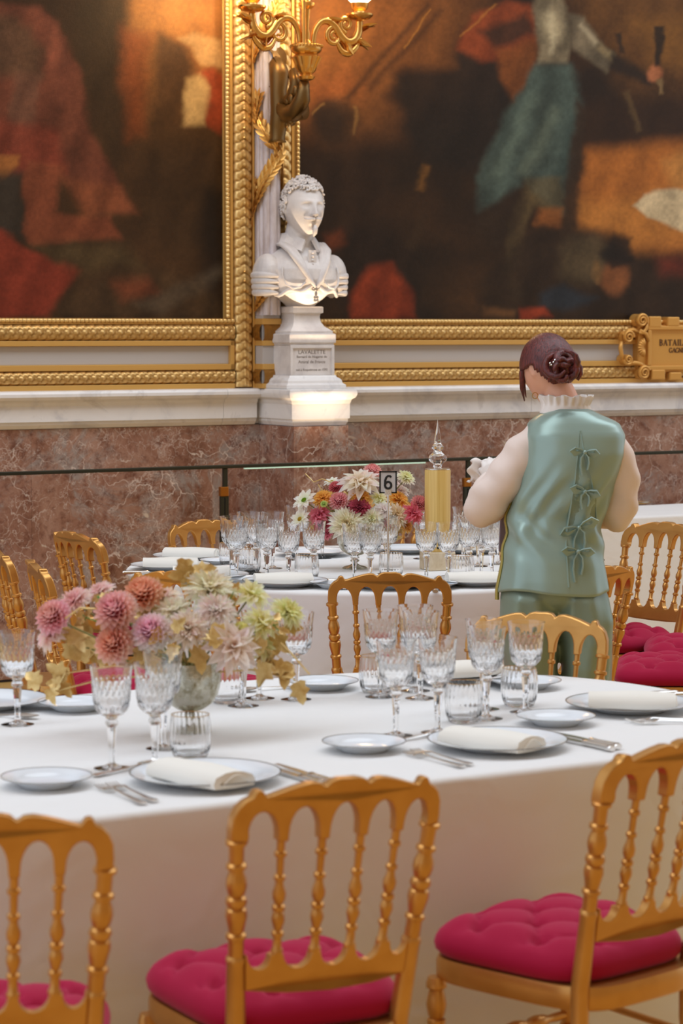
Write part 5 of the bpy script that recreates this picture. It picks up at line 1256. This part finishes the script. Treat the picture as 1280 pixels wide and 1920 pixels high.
# sleeves
def sleeve(name, pts, rad):
    m = MB(); P_ = [Vector(p) for p in pts]; limb(m, P_, [r_ * .87 for r_ in rad], 24, 7)
    for i, v in enumerate(m.v):
        m.v[i] = v + Vector((math.sin(v.z * 70 + v.x * 30), math.sin(v.z * 55 + v.x * 60), math.sin(v.x * 60 + v.y * 50))) * .0040
    return obj(name, m, blouse, WT, sharp=180)
SL = wl(1000, 826); SRt = wl(1152, 832)
EL_ = wl(912, 948, .02); ER = wl(1158, 958, .04)
HL = wl(926, 884, .14); HR = wl(957, 958, .24)
sl = sleeve('left_sleeve', [SL + Vector((.02, 0, .02)), SL + Vector((-.028, .0, -.03)), SL.lerp(EL_, .5) + Vector((-.002, -.01, 0)), EL_ + Vector((.0, .0, .01)), EL_ + Vector((-.002, .04, -.005)), EL_.lerp(HL, .6), HL + Vector((0, -.03, -.01))], [.050, .060, .068, .070, .066, .050, .034])
sr = sleeve('right_sleeve', [SRt + Vector((-.03, 0, .02)), SRt + Vector((.005, 0, -.04)), SRt.lerp(ER, .5) + Vector((.012, -.005, 0)), ER, ER + Vector((-.02, .06, -.01)), ER.lerp(HR, .6) + Vector((0, .06, 0)), HR + Vector((.05, .02, 0))], [.050, .060, .064, .062, .056, .046, .032])
# body: one continuous surface under the clothes: head, neck, trunk, arms, hands, legs
m = MB()
HCN = wl(1027, 694, .035)
HM = T(*HCN) @ RZ(.62) @ RX(-.42)
head_grid(m, HM, .190)
nk = wl(1058, 760, .01)
limb(m, [wl(1066, 790, .01), nk, wl(1040, 722, .02), HCN + Vector((0, -.01, -.03))], [.052, .048, .046, .048], 16)
for z0_, z1_ in ((ZB, ZT),):
    rings = []
    for i in range(14):
        z = z0_ + .05 + (z1_ - z0_ - .07) * i / 13; cx, hw, hd, cyy = vsec(z)
        rings.append([(cx + (hw - .022) * math.cos(a), cyy + (hd - .022) * math.sin(a), z) for a in [2 * PI * k / 24 for k in range(24)]])
    m.loft(rings)
limb(m, [SL, SL.lerp(EL_, .5), EL_, EL_ + Vector((0, .02, 0)), EL_.lerp(HL, .5), HL], [.040, .037, .033, .033, .028, .022])
limb(m, [SRt, SRt.lerp(ER, .5), ER, ER + Vector((0, .03, 0)), ER.lerp(HR, .5) + Vector((0, .04, 0)), HR], [.040, .037, .033, .033, .028, .022])
def orient(p, d, up):
    y = Vector(d).normalized(); z = (Vector(up) - y * y.dot(Vector(up))).normalized(); x = y.cross(z)
    M = Matrix((x, y, z)).transposed().to_4x4(); M.translation = p; return M
hand(m, orient(HL, (.25, .95, .15), (-.9, 0, .2)), .9, .55, 1)
hand(m, orient(HR, (-.9, .25, .1), (0, -.3, 1)), .9, .6, -1)
for px, y in ((1000, 0), (1096, .02)):
    limb(m, [wl(px, 1135) + Vector((0, y, 0)), wl(px, 1290) + Vector((0, y + .01, 0)), wl(px + 2, 1470) + Vector((0, y, 0)), wl(px + 2, 1625) + Vector((0, y, 0))], [.050, .040, .038, .026])
bd = obj('body', m, skin, WT, sharp=180); voxel(bd, .0048)
sm = bd.modifiers.new('Smooth', 'SMOOTH'); sm.factor = .5; sm.iterations = 3
# cuffs and the white polishing cloth in the left hand
for h_, d_ in ((HL, (.25, .95, .15)), (HR, (-.9, .25, .1))):
    M = frame_z(d_); M.translation = h_ - Vector(d_).normalized() * .03
    obj('cuff_frill', MB().lathe([(.030, -.012), (.034, 0), (.044, .022), (.043, .0225), (.031, .002)], 48, M, fn=lambda a, z, r: 1 + .10 * math.sin(11 * a) * (r > .04)), white_cotton, WT, sharp=180)
pc = thing('polishing_cloth', 'white cloth held in the raised left hand of the waitress', 'cloth'); pc.location = (WX, WD, 0)
m = MB(); c = HL + Vector((-.036, .01, .0))
m.grid(14, 14, lambda a, b: c + Vector(((a - .5) * .075 + .008 * math.sin(9 * b), .012 * math.sin(7 * a + 5 * b), (b - .5) * .07 + .006 * math.sin(8 * a))))
o = obj('cloth_fold', m, white_cotton, pc, sharp=180); sd = o.modifiers.new('Solidify', 'SOLIDIFY'); sd.thickness = .012
nb_m = mat('slate_purple_cover', lin(120, 108, 122), .6)
nb = obj('notebook', MB().box(-.09, .09, -.006, .006, -.13, .13), nb_m, None, smooth=False, bevel=.002)
nb.location = (WX + HR.x + .06, WD + HR.y + .03, HR.z - .0); nb.rotation_euler = (.2, 0, .15); tag(nb, 'slate purple notebook held in front of the waitress at her left side', 'notebook')
# hair: cap over the skull, swept to a low bun, with a loose front lock
m = MB(); hh = .222; n = 72; caps = MB()
head_grid(caps, Matrix.Identity(4), 1.0, n=72)
keep = []
vs = caps.v[:72 * 72]
def hairy(v): 
    line = float(np.interp(v.y, [-.4, -.16, -.11, -.05, .12, .25, .4], [-.30, -.29, -.10, .05, .07, .10, .22]))
    return v.z > line - .02
def hv(v):
    w = Vector((v.x * 1.10, v.y * 1.08 - .02, v.z * 1.06 + .01))
    g_ = math.atan2(v.x, -v.y)
    w *= 1 + .012 * math.sin(26 * g_ + 10 * v.z) * (v.z < .42)
    return HM @ (w * .192)
idx = {}
fcs = []
for f in caps.f[:71 * 71]:
    if all(hairy(vs[i]) for i in f):
        for i in f:
            if i not in idx: idx[i] = len(m.v); m.v.append(hv(vs[i])); m.c.append((1, 1, 1))
        fcs.append(tuple(idx[i] for i in f))
m.f = fcs
hr = obj('hair', m, hair_m, WT, sharp=180); sd = hr.modifiers.new('Solidify', 'SOLIDIFY'); sd.thickness = .016; sd.offset = -.2
BN = wl(1056, 688, -.075)
m = MB()
for k in range(9):
    a0 = k * .7; r0 = .017 + .008 * (k % 3); ax = Vector((random.uniform(-.5, .5), -1, random.uniform(-.5, .5))).normalized()
    M = frame_z(ax); M.translation = BN + Vector((.022 * math.cos(a0 * 2.1), -.006 * (k % 4), .020 * math.sin(a0 * 2.1)))
    m.tube([M @ Vector((r0 * math.cos(a0 + t * .55), r0 * math.sin(a0 + t * .55), .004 * t - .012)) for t in range(9)], [.004, .008, .010, .011, .011, .010, .009, .007, .004], 8)
m.sphere(BN + Vector((0, .02, 0)), (.032, .03, .032), 14, 10)
obj('bun', m, hair_m, hr, sharp=180)
m = MB(); m.tube([wl(985, 672, .05), wl(978, 700, .05), wl(978, 728, .06), wl(983, 752, .07)], [.013, .012, .009, .002], 8, flat=.7); m.tube([wl(990, 660, .06), wl(981, 690, .075), wl(981, 720, .085), wl(986, 745, .09)], [.013, .012, .009, .002], 8, flat=.7)
obj('front_lock', m, hair_m, hr, sharp=180)
m = MB(); c = wl(1040, 683, -.10)
for dx, dz in ((-.010, -.002), (-.004, .006), (.003, .002), (0, .012), (-.014, .003)): m.sphere(c + Vector((dx, 0, dz)), .0035, 8, 6)
m.tube([c + Vector((-.016, 0, -.002)), c + Vector((.012, .004, -.004))], .0015, 5); obj('hair_pin', m, silver, hr, label='small silver flower hair pin')
er = wl(1003, 738, -.005); obj('earring', MB().tube([er + Vector((.008 * math.cos(a), 0, -.006 + .009 * math.sin(a))) for a in [2 * PI * i / 18 for i in range(19)]], .0011, 6), gold_line, WT)
# frilled collar
cc = wl(1061, 752, .005); N = 160; rings = []
for z, r, amp in ((q0 * .88, q1 * .84, q2 * .84) for q0, q1, q2 in ((-.040, .092, .0), (-.018, .086, .0), (-.012, .084, .002), (.0, .086, .006), (.016, .090, .009), (.019, .089, .009), (.0, .080, .006), (-.018, .076, .0), (-.040, .086, .0))):
    rings.append([Vector((cc.x + (r + amp * math.sin(21 * a)) * math.cos(a), .012 + (r * .82 + amp * math.sin(21 * a)) * math.sin(a), cc.z + z - .014 * math.cos(a) * 0 + .10 * (-(r * math.cos(a))) * .12 + .003 * math.sin(10 * a) * (z > .01))) for a in [2 * PI * i / N for i in range(N)]])
obj('frilled_collar', MB().loft(rings, True, False), white_cotton, WT, sharp=180)

# ------------------------------------------------------------------ marble bust on its inscribed plinth
BU, BNW = 5.795, 10.32
t = thing('bust_plinth', 'white marble inscribed plinth under the bust, on the cornice break', 'plinth', m=Matrix.Translation(W(BU, BNW, 0)) @ RZ(AW))
def sq(m, prof):                 # square moulded block: (half width, z)
    m.loft([[(-w, -w, z), (w, -w, z), (w, w, z), (-w, w, z)] for w, z in prof], True, True)
m = MB(); sq(m, [(.165, 1.3465), (.165, 1.362), (.160, 1.366), (.152, 1.372), (.150, 1.384), (.144, 1.392), (.132, 1.400), (.128, 1.408), (.128, 1.41)]); obj('plinth_base', m, marble_w, t, sharp=25)
m = MB(); sq(m, [(.118, 1.41), (.118, 1.555)]); obj('plinth_block', m, statue, t, smooth=False, bevel=.002)
m = MB()
for a in ((-.122, .122, 1.54, 1.556), (-.122, -.108, 1.41, 1.54), (.108, .122, 1.41, 1.54)): m.box(a[0], a[1], -.127, -.117, a[2], a[3])
obj('inscription_border', m, statue, t, smooth=False, bevel=.0015)
m = MB(); sq(m, [(.121, 1.556), (.121, 1.563), (.129, 1.567), (.129, 1.607), (.124, 1.611)]); obj('plinth_cap', m, statue, t, smooth=False, bevel=.002)
ins_m = mat('inscription_cut', lin(128, 118, 112), .7)
FRT = lambda z, x=0: T(x, -.1185, z) @ RX(PI / 2)
for body, z, sz, xs in (('LAVALETTE', 1.521, .027, 1.1), ('Bernard de Nogaret de', 1.499, .0170, 1.05), ('Amiral de France', 1.474, .0215, 1.0), ('tué à Roquebrune en 1592', 1.436, .0165, .98)):
    text('inscription', body, sz, ins_m, t, FRT(z, .0), .0004, xs=xs)
BS = thing('marble_bust', 'white marble bust of a bearded man in armour, lit from below', 'bust', m=Matrix.Translation(W(BU, BNW, 0)) @ RZ(AW + PI))
# socle: waisted square-to-round foot
m = MB(); sq(m, [(.118, 1.6115), (.118, 1.622), (.105, 1.632), (.088, 1.645), (.076, 1.665), (.071, 1.690), (.073, 1.706), (.084, 1.712), (.084, 1.738), (.078, 1.742)]); obj('socle', m, statue, BS, sharp=25)
ZB0 = 1.742
m = MB()
def el(z, w, d, y=0.0, n=40, wav=0.0): return [(w * math.cos(a), y + d * math.sin(a), ZB0 + z + wav * math.sin(6 * a)) for a in [2 * PI * i / n for i in range(n)]]
# undercut below the armour
m.loft([el(-.002, .075, .07), el(.012, .088, .08, .004), el(.035, .125, .10, .008), el(.065, .165, .115, .01), el(.10, .175, .118, .01)])
# chest, shoulders, neck
m.loft([el(.060, .205, .122, .012, wav=.010), el(.075, .212, .132, .012, wav=.006), el(.13, .222, .145, .012), el(.18, .222, .138, .008), el(.22, .205, .120, .0), el(.255, .165, .098, -.008), el(.285, .105, .082, -.01), el(.31, .078, .076, -.008), el(.36, .070, .074, .0), el(.40, .066, .07, .01)])
for sx in (-1, 1): m.sphere((sx * .205, .0, ZB0 + .15), (.078, .088, .105), 20, 14); 
HB = T(0, .035, ZB0 + .475) @ RZ(-.05) @ RX(.02)
head_grid(m, HB, .285, True, 90)
o = obj('figure', m, statue, BS, sharp=180); voxel(o, .0042); sm = o.modifiers.new('Smooth', 'SMOOTH'); sm.factor = .5; sm.iterations = 2
# pauldron lames
for sx in (-1, 1):
    for k, z in enumerate((.145, .118, .091, .064)):
        pts = []
        for i in range(21):
            a = PI * (i / 20) * 1.15 - .1 * PI
            pts.append((sx * (.205 + (.074 - .003 * k) * math.sin(a)), .086 * math.cos(a), ZB0 + z + .004 * math.sin(a)))
        obj('pauldron_lame', MB().tube(pts, [.004 + .0105 * math.sin(PI * i / 20) for i in range(21)], 10, up=(0, 0, 1), flat=1.3), statue, BS, sharp=180)
    pts = [(sx * (.13 + .09 * i / 10), .152 - .05 * (i / 10) ** 2, ZB0 + .10 + .10 * (1 - (1 - i / 10) ** 2) * 0 + .004 * i) for i in range(11)]
    obj('breastplate_edge', MB().tube([(sx * x, y, z) for x, y, z in ((.06, .150, ZB0 + .115), (.09, .150, ZB0 + .092), (.13, .138, ZB0 + .085), (.165, .12, ZB0 + .105), (.178, .108, ZB0 + .15), (.172, .10, ZB0 + .19))], .005, 8), statue, BS, sharp=180)
# scalloped lower edge of the armour
m = MB(); pts = []
for i in range(61):
    a = 2 * PI * i / 60; pts.append(((.212) * math.cos(a), .012 + .134 * math.sin(a), ZB0 + .062 + .012 * math.sin(9 * a) + .03 * max(0, math.sin(a)) ** 6))
m.tube(pts, .009, 8); obj('scalloped_edge', m, statue, BS, sharp=180)
# sash of cloth down both sides to the medal, open collar, order pendant
for sx in (-1, 1):
    for k, off in enumerate((0, .018, .034)):
        pts = [(sx * (x + off * (1 - i / 6)), y + .004 * k, z) for i, (x, y, z) in enumerate(((.075, -.05, ZB0 + .30), (.085, .02, ZB0 + .30), (.080, .08, ZB0 + .27), (.062, .115, ZB0 + .22), (.040, .135, ZB0 + .17), (.020, .148, ZB0 + .125), (.004, .156, ZB0 + .09)))]
        obj('sash', MB().tube(pts, [.012, .019, .022, .021, .018, .014, .006], 8, flat=.7), statue, BS, sharp=180)
    m = MB(); m.add([(sx * .062, .0, ZB0 + .355), (sx * .020, .092, ZB0 + .318), (sx * .046, .105, ZB0 + .262), (sx * .098, .02, ZB0 + .295), (sx * .075, -.05, ZB0 + .35), (sx * .105, -.05, ZB0 + .30)], [(0, 1, 2, 3), (4, 0, 3, 5)])
    o = obj('collar_flap', m, statue, BS, smooth=False, bevel=.003); sd = o.modifiers.new('Solidify', 'SOLIDIFY'); sd.thickness = .014; sd.offset = 0
m = MB(); m.box(-.022, .022, .118, .126, ZB0 + .13, ZB0 + .27); 
for i in range(7): m.sphere((0, .128, ZB0 + .15 + i * .018), .007, 8, 6)
obj('doublet_placket', m, statue, BS)
pend_m = mat('dull_silver_pendant', lin(150, 142, 136), .4, .5)
m = MB(); m.sphere((0, .160, ZB0 + .082), (.012, .006, .010), 10, 6); m.sphere((-.010, .160, ZB0 + .088), (.012, .004, .006), 8, 5); m.sphere((.010, .160, ZB0 + .088), (.012, .004, .006), 8, 5); m.sphere((0, .160, ZB0 + .060), (.008, .005, .014), 8, 6)
for a in range(4): m.sphere((.010 * math.cos(a * PI / 2 + .785), .160, ZB0 + .036 + .010 * math.sin(a * PI / 2 + .785)), (.008, .004, .008), 8, 5)
obj('order_pendant', m, pend_m, BS, label='darker cross shaped pendant')
# curls, moustache, goatee
rs = random.Random(5); m = MB(); cnt = 0
hd = MB(); head_grid(hd, Matrix.Identity(4), 1.0, True, 40)
for v in hd.v[:1600]:
    line = .24 - .02 * abs(v.x) / .3 if v.y > .16 else (.24 + (v.y - .16) * 1.5 if v.y > -.1 else -.15)
    if v.z < line or rs.random() < (.45 if v.z < .44 else .9): continue
    if v.y > .02 and abs(v.x) < .26 and v.z < .26: continue
    p = HB @ (v * .285 * 1.02); nrm = (v * 1.0).normalized(); M = HB.to_3x3().to_4x4() @ frame_z(nrm, rs.uniform(0, 6.28)); M.translation = p
    r0 = rs.uniform(.010, .015)
    m.tube([M @ Vector((r0 * (1 - .08 * k) * math.cos(k * .8), r0 * (1 - .08 * k) * math.sin(k * .8), .002 + .0018 * k)) for k in range(8)], [.003, .0052, .006, .006, .006, .0055, .005, .003], 5); cnt += 1
o = obj('curly_hair', m, statue, BS, sharp=180, kind='stuff')
m = MB()
for sx in (-1, 1): m.tube([HB @ Vector((sx * x * .285, y * .285, z * .285)) for x, y, z in ((.01, .47, -.205), (.07, .455, -.215), (.13, .41, -.215), (.17, .365, -.185))], [.007, .008, .0055, .002], 8)
obj('moustache', m, statue, BS, sharp=180)
m = MB(); m.tube([HB @ Vector((0, y * .285, z * .285)) for y, z in ((.44, -.315), (.455, -.37), (.43, -.44), (.38, -.50))], [.006, .012, .012, .003], 8); obj('goatee', m, statue, BS, sharp=180)

for ch in BS.children:                          # shoulders a little narrower than first blocked out
    if ch.name.split('.')[0] in ('figure', 'pauldron_lame', 'breastplate_edge', 'scalloped_edge'):
        for v in ch.data.vertices:
            k = min(1, max(0, (ZB0 + .33 - v.co.z) / .06)); v.co.x *= 1 - .12 * k
# ------------------------------------------------------------------ gilt bronze wall lamp on the column
SCN = thing('wall_sconce', 'gilt bronze candelabra wall lamp with scrolled arms and frosted globes', 'lamp', m=Matrix.Translation(W(5.664, 10.02, 2.97)) @ RZ(AW))
# local x along the wall, y into the wall (column front at y about .31), z up from the bowl rim
m = MB()
for pts, rd in ((((0, .31, -.03), (0, .29, -.06), (0, .262, -.12), (0, .275, -.20), (0, .255, -.29), (0, .275, -.36), (0, .285, -.42), (0, .285, -.44)), (.010, .040, .050, .040, .048, .042, .036, .044)),
                (((0, .26, -.27), (0, .17, -.315), (0, .09, -.305), (0, .04, -.25), (0, .02, -.17)), (.036, .046, .046, .038, .022)),
                (((0, .22, -.26), (0, .14, -.235), (0, .10, -.18), (0, .13, -.12), (0, .17, -.14)), (.024, .030, .030, .024, .008)),
                (((0, .13, -.36), (0, .17, -.34), (0, .15, -.30), (0, .12, -.32)), (.014, .020, .018, .008))):
    m.tube(pts, rd, 12)
for i in range(14):
    a = i / 13; m.sphere((.03 * math.sin(i * 2), .26 - .22 * a, -.33 + .13 * a + .03 * math.cos(i * 3)), (.014, .020, .026), 8, 6)
_l = leaf_mesh(.13, .07, .3, .5, 8, .25)
for x_, y_, z_, a_, b_ in ((0, .27, -.38, .5, 0), (0, .255, -.30, .3, .5), (0, .255, -.30, .3, -.5), (0, .27, -.12, -.2, 0), (.01, .18, -.36, 1.3, .3), (0, .12, -.34, 2.0, 0), (0, .06, -.28, .9, 0), (0, .26, -.10, .2, .5), (0, .26, -.10, .2, -.5)):
    m.add(_l.v, _l.f, T(x_, y_, z_) @ RZ(b_) @ RX(a_ + PI / 2 - .3))
obj('bracket', m, bronze_dark, SCN, sharp=180, label='dark bronze acanthus bracket')
m = MB(); m.lathe([(.012, -.172), (.034, -.165), (.041, -.152), (.028, -.140), (.036, -.128), (.048, -.095), (.062, -.062), (.052, -.048), (.068, -.038), (.073, -.028), (.074, -.02), (.073, -.002), (.05, .002), (0, .003)], 40, fn=lambda a, z, r: 1 + (.16 * abs(math.cos(7 * a)) if -.135 < z < -.055 else 0)); obj('bowl', m, bronze_gilt, SCN)
obj('rim_beads', (lambda mm: [mm.sphere((.073 * math.cos(2 * PI * i / 30), .073 * math.sin(2 * PI * i / 30), -.011), .008, 6, 4) for i in range(30)] and mm)(MB()), bronze_gilt, SCN)
m = MB(); m.lathe([(.030, .003), (.016, .02), (.018, .05), (.013, .07), (.016, .13), (.020, .16), (.038, .175), (.040, .19), (.018, .20), (.014, .24), (.020, .30), (.018, .42), (.0, .42)], 20); m.lathe([(.010, .003), (.009, .15), (.014, .20), (.0, .20)], 10, T(-.026, -.02, 0)); obj('stem', m, bronze_gilt, SCN)
globe_m = mat('frosted_lit_globe', (1, .9, .75), .3); P(globe_m).inputs['Emission Color'].default_value = (1, .66, .30, 1); P(globe_m).inputs['Emission Strength'].default_value = 60
_l = leaf_mesh(.075, .04, .3, .6, 7, .2); ACA = (list(_l.v), list(_l.f))
def spiral(m, c, r, turns, M, a0=0, w=.008, n=26):
    m.tube([M @ Vector((c[0] + r * (1 - .82 * i / n) * math.cos(a0 + turns * 2 * PI * i / n), 0, c[1] + r * (1 - .82 * i / n) * math.sin(a0 + turns * 2 * PI * i / n))) for i in range(n + 1)], [w * (1 - .45 * i / n) for i in range(n + 1)], 8)
for ang in (0, PI):
    M = RZ(ang); m = MB()
    path = [(.035, .0), (.045, .06), (.075, .105), (.115, .115), (.155, .09), (.185, .05), (.22, .025), (.26, .035), (.285, .075), (.29, .13)]
    limb(m, [M @ Vector((x, 0, z)) for x, z in path], [.012, .014, .016, .018, .020, .021, .022, .022, .019, .015], 10, 4)
    spiral(m, (.150, .045), .046, 1.6, M, PI / 2, .013); spiral(m, (.215, .105), .040, -1.5, M, -PI / 2, .014)
    for x_, z_, rz_ in ((.10, .10, .6), (.18, .03, -.5), (.25, .02, .2), (.29, .07, .9)):
        Ml = M @ T(x_, 0, z_) @ RY(-rz_) @ RZ(-PI / 2) @ S3(1.1, 1.1, 1.1)
        for f_ in (0, .8, -.8): m.add(ACA[0], ACA[1], Ml @ RY(f_))
    limb(m, [M @ Vector((x, 0, z)) for x, z in ((.16, .03), (.19, -.02), (.23, -.03), (.27, .0), (.30, .05))], [.007, .015, .018, .015, .006], 8, 4)
    arm = obj('arm', m, bronze_gilt, SCN, sharp=180)
    c = M @ Vector((.29, 0, 0))
    obj('drip_pan', MB().lathe([(.010, .125), (.05, .135), (.066, .150), (.066, .158), (.03, .156), (.026, .17), (.040, .185), (.044, .21), (.030, .21), (0, .21)], 28, T(*c)), bronze_gilt, SCN)
    g_ = obj('globe', MB().sphere((c.x, c.y, .285), (.075, .075, .085), 24, 16), globe_m, SCN, label='lit frosted globe')

# ------------------------------------------------------------------ gilded cartouche with the painting's title
t = thing('title_cartouche', 'gilded scrollwork title plaque under the right painting, lettered BATAILLE', 'plaque', rz=AW)
YN = NW - .10
ct_m = mat('cartouche_gilding', lin(214, 160, 82), .42, .45)
m = MB(); m.box(7.93, 8.75, YN + .02, NW - .03, 1.40, 1.655); obj('panel', m, ct_m, t, smooth=False, bevel=.004)
m = MB()
for a in ((7.985, 8.75, 1.628, 1.650), (7.985, 8.75, 1.412, 1.436), (7.985, 8.008, 1.436, 1.628)): m.box(a[0], a[1], YN + .002, YN + .022, a[2], a[3])
obj('panel_border', m, ct_m, t, smooth=False, bevel=.004)
def scroll(px, py, r, turns, a0, w):
    u, z = onwall(px, py, YN); m = MB(); n = 40
    pts = [(u + r * (1 - .85 * i / n) * math.cos(a0 + turns * 2 * PI * i / n), YN - .002 - .010 * i / n, z + r * (1 - .85 * i / n) * math.sin(a0 + turns * 2 * PI * i / n)) for i in range(n + 1)]
    m.tube(pts, [w * (1 - .55 * i / n) for i in range(n + 1)], 8, flat=1.4, up=(0, -1, 0))
    m.lathe([(0, 0), (r * .98, 0), (r * .98, .05), (0, .05)], 28, T(u, YN + .012, z) @ RX(-PI / 2)); obj('scroll', m, ct_m, t)
scroll(1202, 601, .036, 2.1, -.3, .010); scroll(1177, 632, .034, 1.9, 0, .009); scroll(1176, 674, .028, 1.8, PI, .009); scroll(1206, 699, .036, 2.1, .4, .010)
m = MB()
for pts in (((1196, 622), (1188, 618), (1178, 620), (1168, 628)), ((1166, 640), (1164, 652), (1166, 664), (1168, 676)), ((1180, 684), (1190, 680), (1200, 682), (1212, 688)), ((1214, 604), (1212, 616), (1206, 624), (1198, 624)), ((1200, 618), (1204, 622), (1212, 626), (1216, 640))):
    m.tube([(onwall(x, y, YN)[0], YN + .006, onwall(x, y, YN)[1]) for x, y in pts], [.009, .012, .012, .009], 8)
obj('strapwork', m, ct_m, t, sharp=180)
u, z = onwall(1207, 652, YN); m = MB()
for i in range(9):
    a = PI * .5 + PI * (i + .5) / 9; m.tube([(u + .004 * math.cos(a), YN - .004, z + .004 * math.sin(a)), (u + .026 * math.cos(a), YN - .012, z + .028 * math.sin(a)), (u + .044 * math.cos(a), YN - .002, z + .048 * math.sin(a))], [.003, .006, .0085], 8)
obj('shell', m, ct_m, t, sharp=180)
for x0, x1, y0, y1 in ((1217, 1240, 593, 614), (1252, 1274, 594, 612), (1222, 1247, 693, 712), (1256, 1278, 698, 713)):
    ua, zb = onwall(x0, y0, YN); ub, za = onwall(x1, y1, YN); obj('strap_end', MB().box(ua, ub, YN, NW - .03, za, zb), ct_m, t, smooth=False, bevel=.006)
lt_m = mat('dark_lettering', lin(96, 62, 30), .6)
GLY = {'B': [('l', .12, 0, .12, 1, .2), ('a', .12, .76, .42, .24, -90, 90, .13), ('a', .12, .27, .5, .27, -90, 90, .13), ('l', 0, 0, .3, 0, .05), ('l', 0, 1, .3, 1, .05)],
 'A': [('l', .08, 0, .42, 1, .07), ('l', .42, 1, .74, 0, .2), ('l', .2, .34, .6, .34, .06), ('l', -.02, 0, .2, 0, .05), ('l', .58, 0, .88, 0, .05)],
 'T': [('l', .4, 0, .4, 1, .2), ('l', 0, .97, .8, .97, .07), ('l', .02, .8, .02, 1, .05), ('l', .78, .8, .78, 1, .05), ('l', .24, 0, .56, 0, .05)],
 'I': [('l', .2, 0, .2, 1, .2), ('l', .04, 0, .36, 0, .05), ('l', .04, 1, .36, 1, .05)],
 'L': [('l', .15, 0, .15, 1, .2), ('l', 0, 0, .6, 0, .07), ('l', .6, 0, .6, .24, .06), ('l', 0, 1, .3, 1, .05)],
 'E': [('l', .15, 0, .15, 1, .2), ('l', 0, 0, .6, 0, .07), ('l', 0, 1, .58, 1, .07), ('l', .15, .52, .48, .52, .06), ('l', .6, 0, .6, .2, .05), ('l', .58, .82, .58, 1, .05)],
 'G': [('a', .45, .5, .42, .5, 40, 320, .15), ('l', .76, .08, .76, .42, .15), ('l', .56, .42, .88, .42, .05)],
 'N': [('l', .1, 0, .1, 1, .07), ('l', .1, 1, .72, 0, .18), ('l', .72, 0, .72, 1, .07), ('l', -.04, 0, .24, 0, .05), ('l', -.04, 1, .2, 1, .05), ('l', .58, 1, .86, 1, .05)]}
ADV = {'B': .72, 'A': .86, 'T': .84, 'I': .44, 'L': .68, 'E': .70, 'G': .92, 'N': .92}
def lettering(word, px, py, hpx, adv):
    u, z = onwall(px, py, YN + .019); h = hpx * .00274; m = MB(); x = 0
    def q(x0, z0, x1, z1, w):
        d = Vector((x1 - x0, 0, z1 - z0)).normalized(); n_ = Vector((-d.z, 0, d.x)) * w / 2
        a, b = Vector((x0, 0, z0)), Vector((x1, 0, z1)); vs = [a + n_, b + n_, b - n_, a - n_]
        m.prism([(u + (x + v.x) * h, z + v.z * h) for v in vs], YN + .017, YN + .021)
    for ch in word:
        for s in GLY[ch]:
            if s[0] == 'l': q(*s[1:])
            else:
                _, cx, cz, rx, rz, a0, a1, w = s; k = 10
                for i in range(k):
                    b0, b1 = R(a0 + (a1 - a0) * i / k), R(a0 + (a1 - a0) * (i + 1) / k); q(cx + rx * math.cos(b0), cz + rz * math.sin(b0), cx + rx * math.cos(b1), cz + rz * math.sin(b1), w)
        x += ADV[ch] * adv
    obj('lettering', m, lt_m, t, smooth=False)
lettering('BATAILLE', 1236, 648, 12, 1.12); lettering('GAGNEE', 1254, 661, 9, 1.0)

# spotlight under the handrail that lights the bust from below
l = bpy.data.lights.new('bust_uplight', 'AREA'); l.shape = 'RECTANGLE'; l.size = .34; l.size_y = .02; l.energy = .8; l.spread = R(17); l.color = (1.0, .76, .52)
o = bpy.data.objects.new('bust_uplight', l); COL.objects.link(o); p = W(5.80, 9.745, .30); o.location = p
x_ = W(1, 0, 0); z_ = -(W(5.80, 10.25, 1.9) - p).normalized(); y_ = z_.cross(x_); o.matrix_world = T(*p) @ Matrix((x_, y_, z_)).transposed().to_4x4()
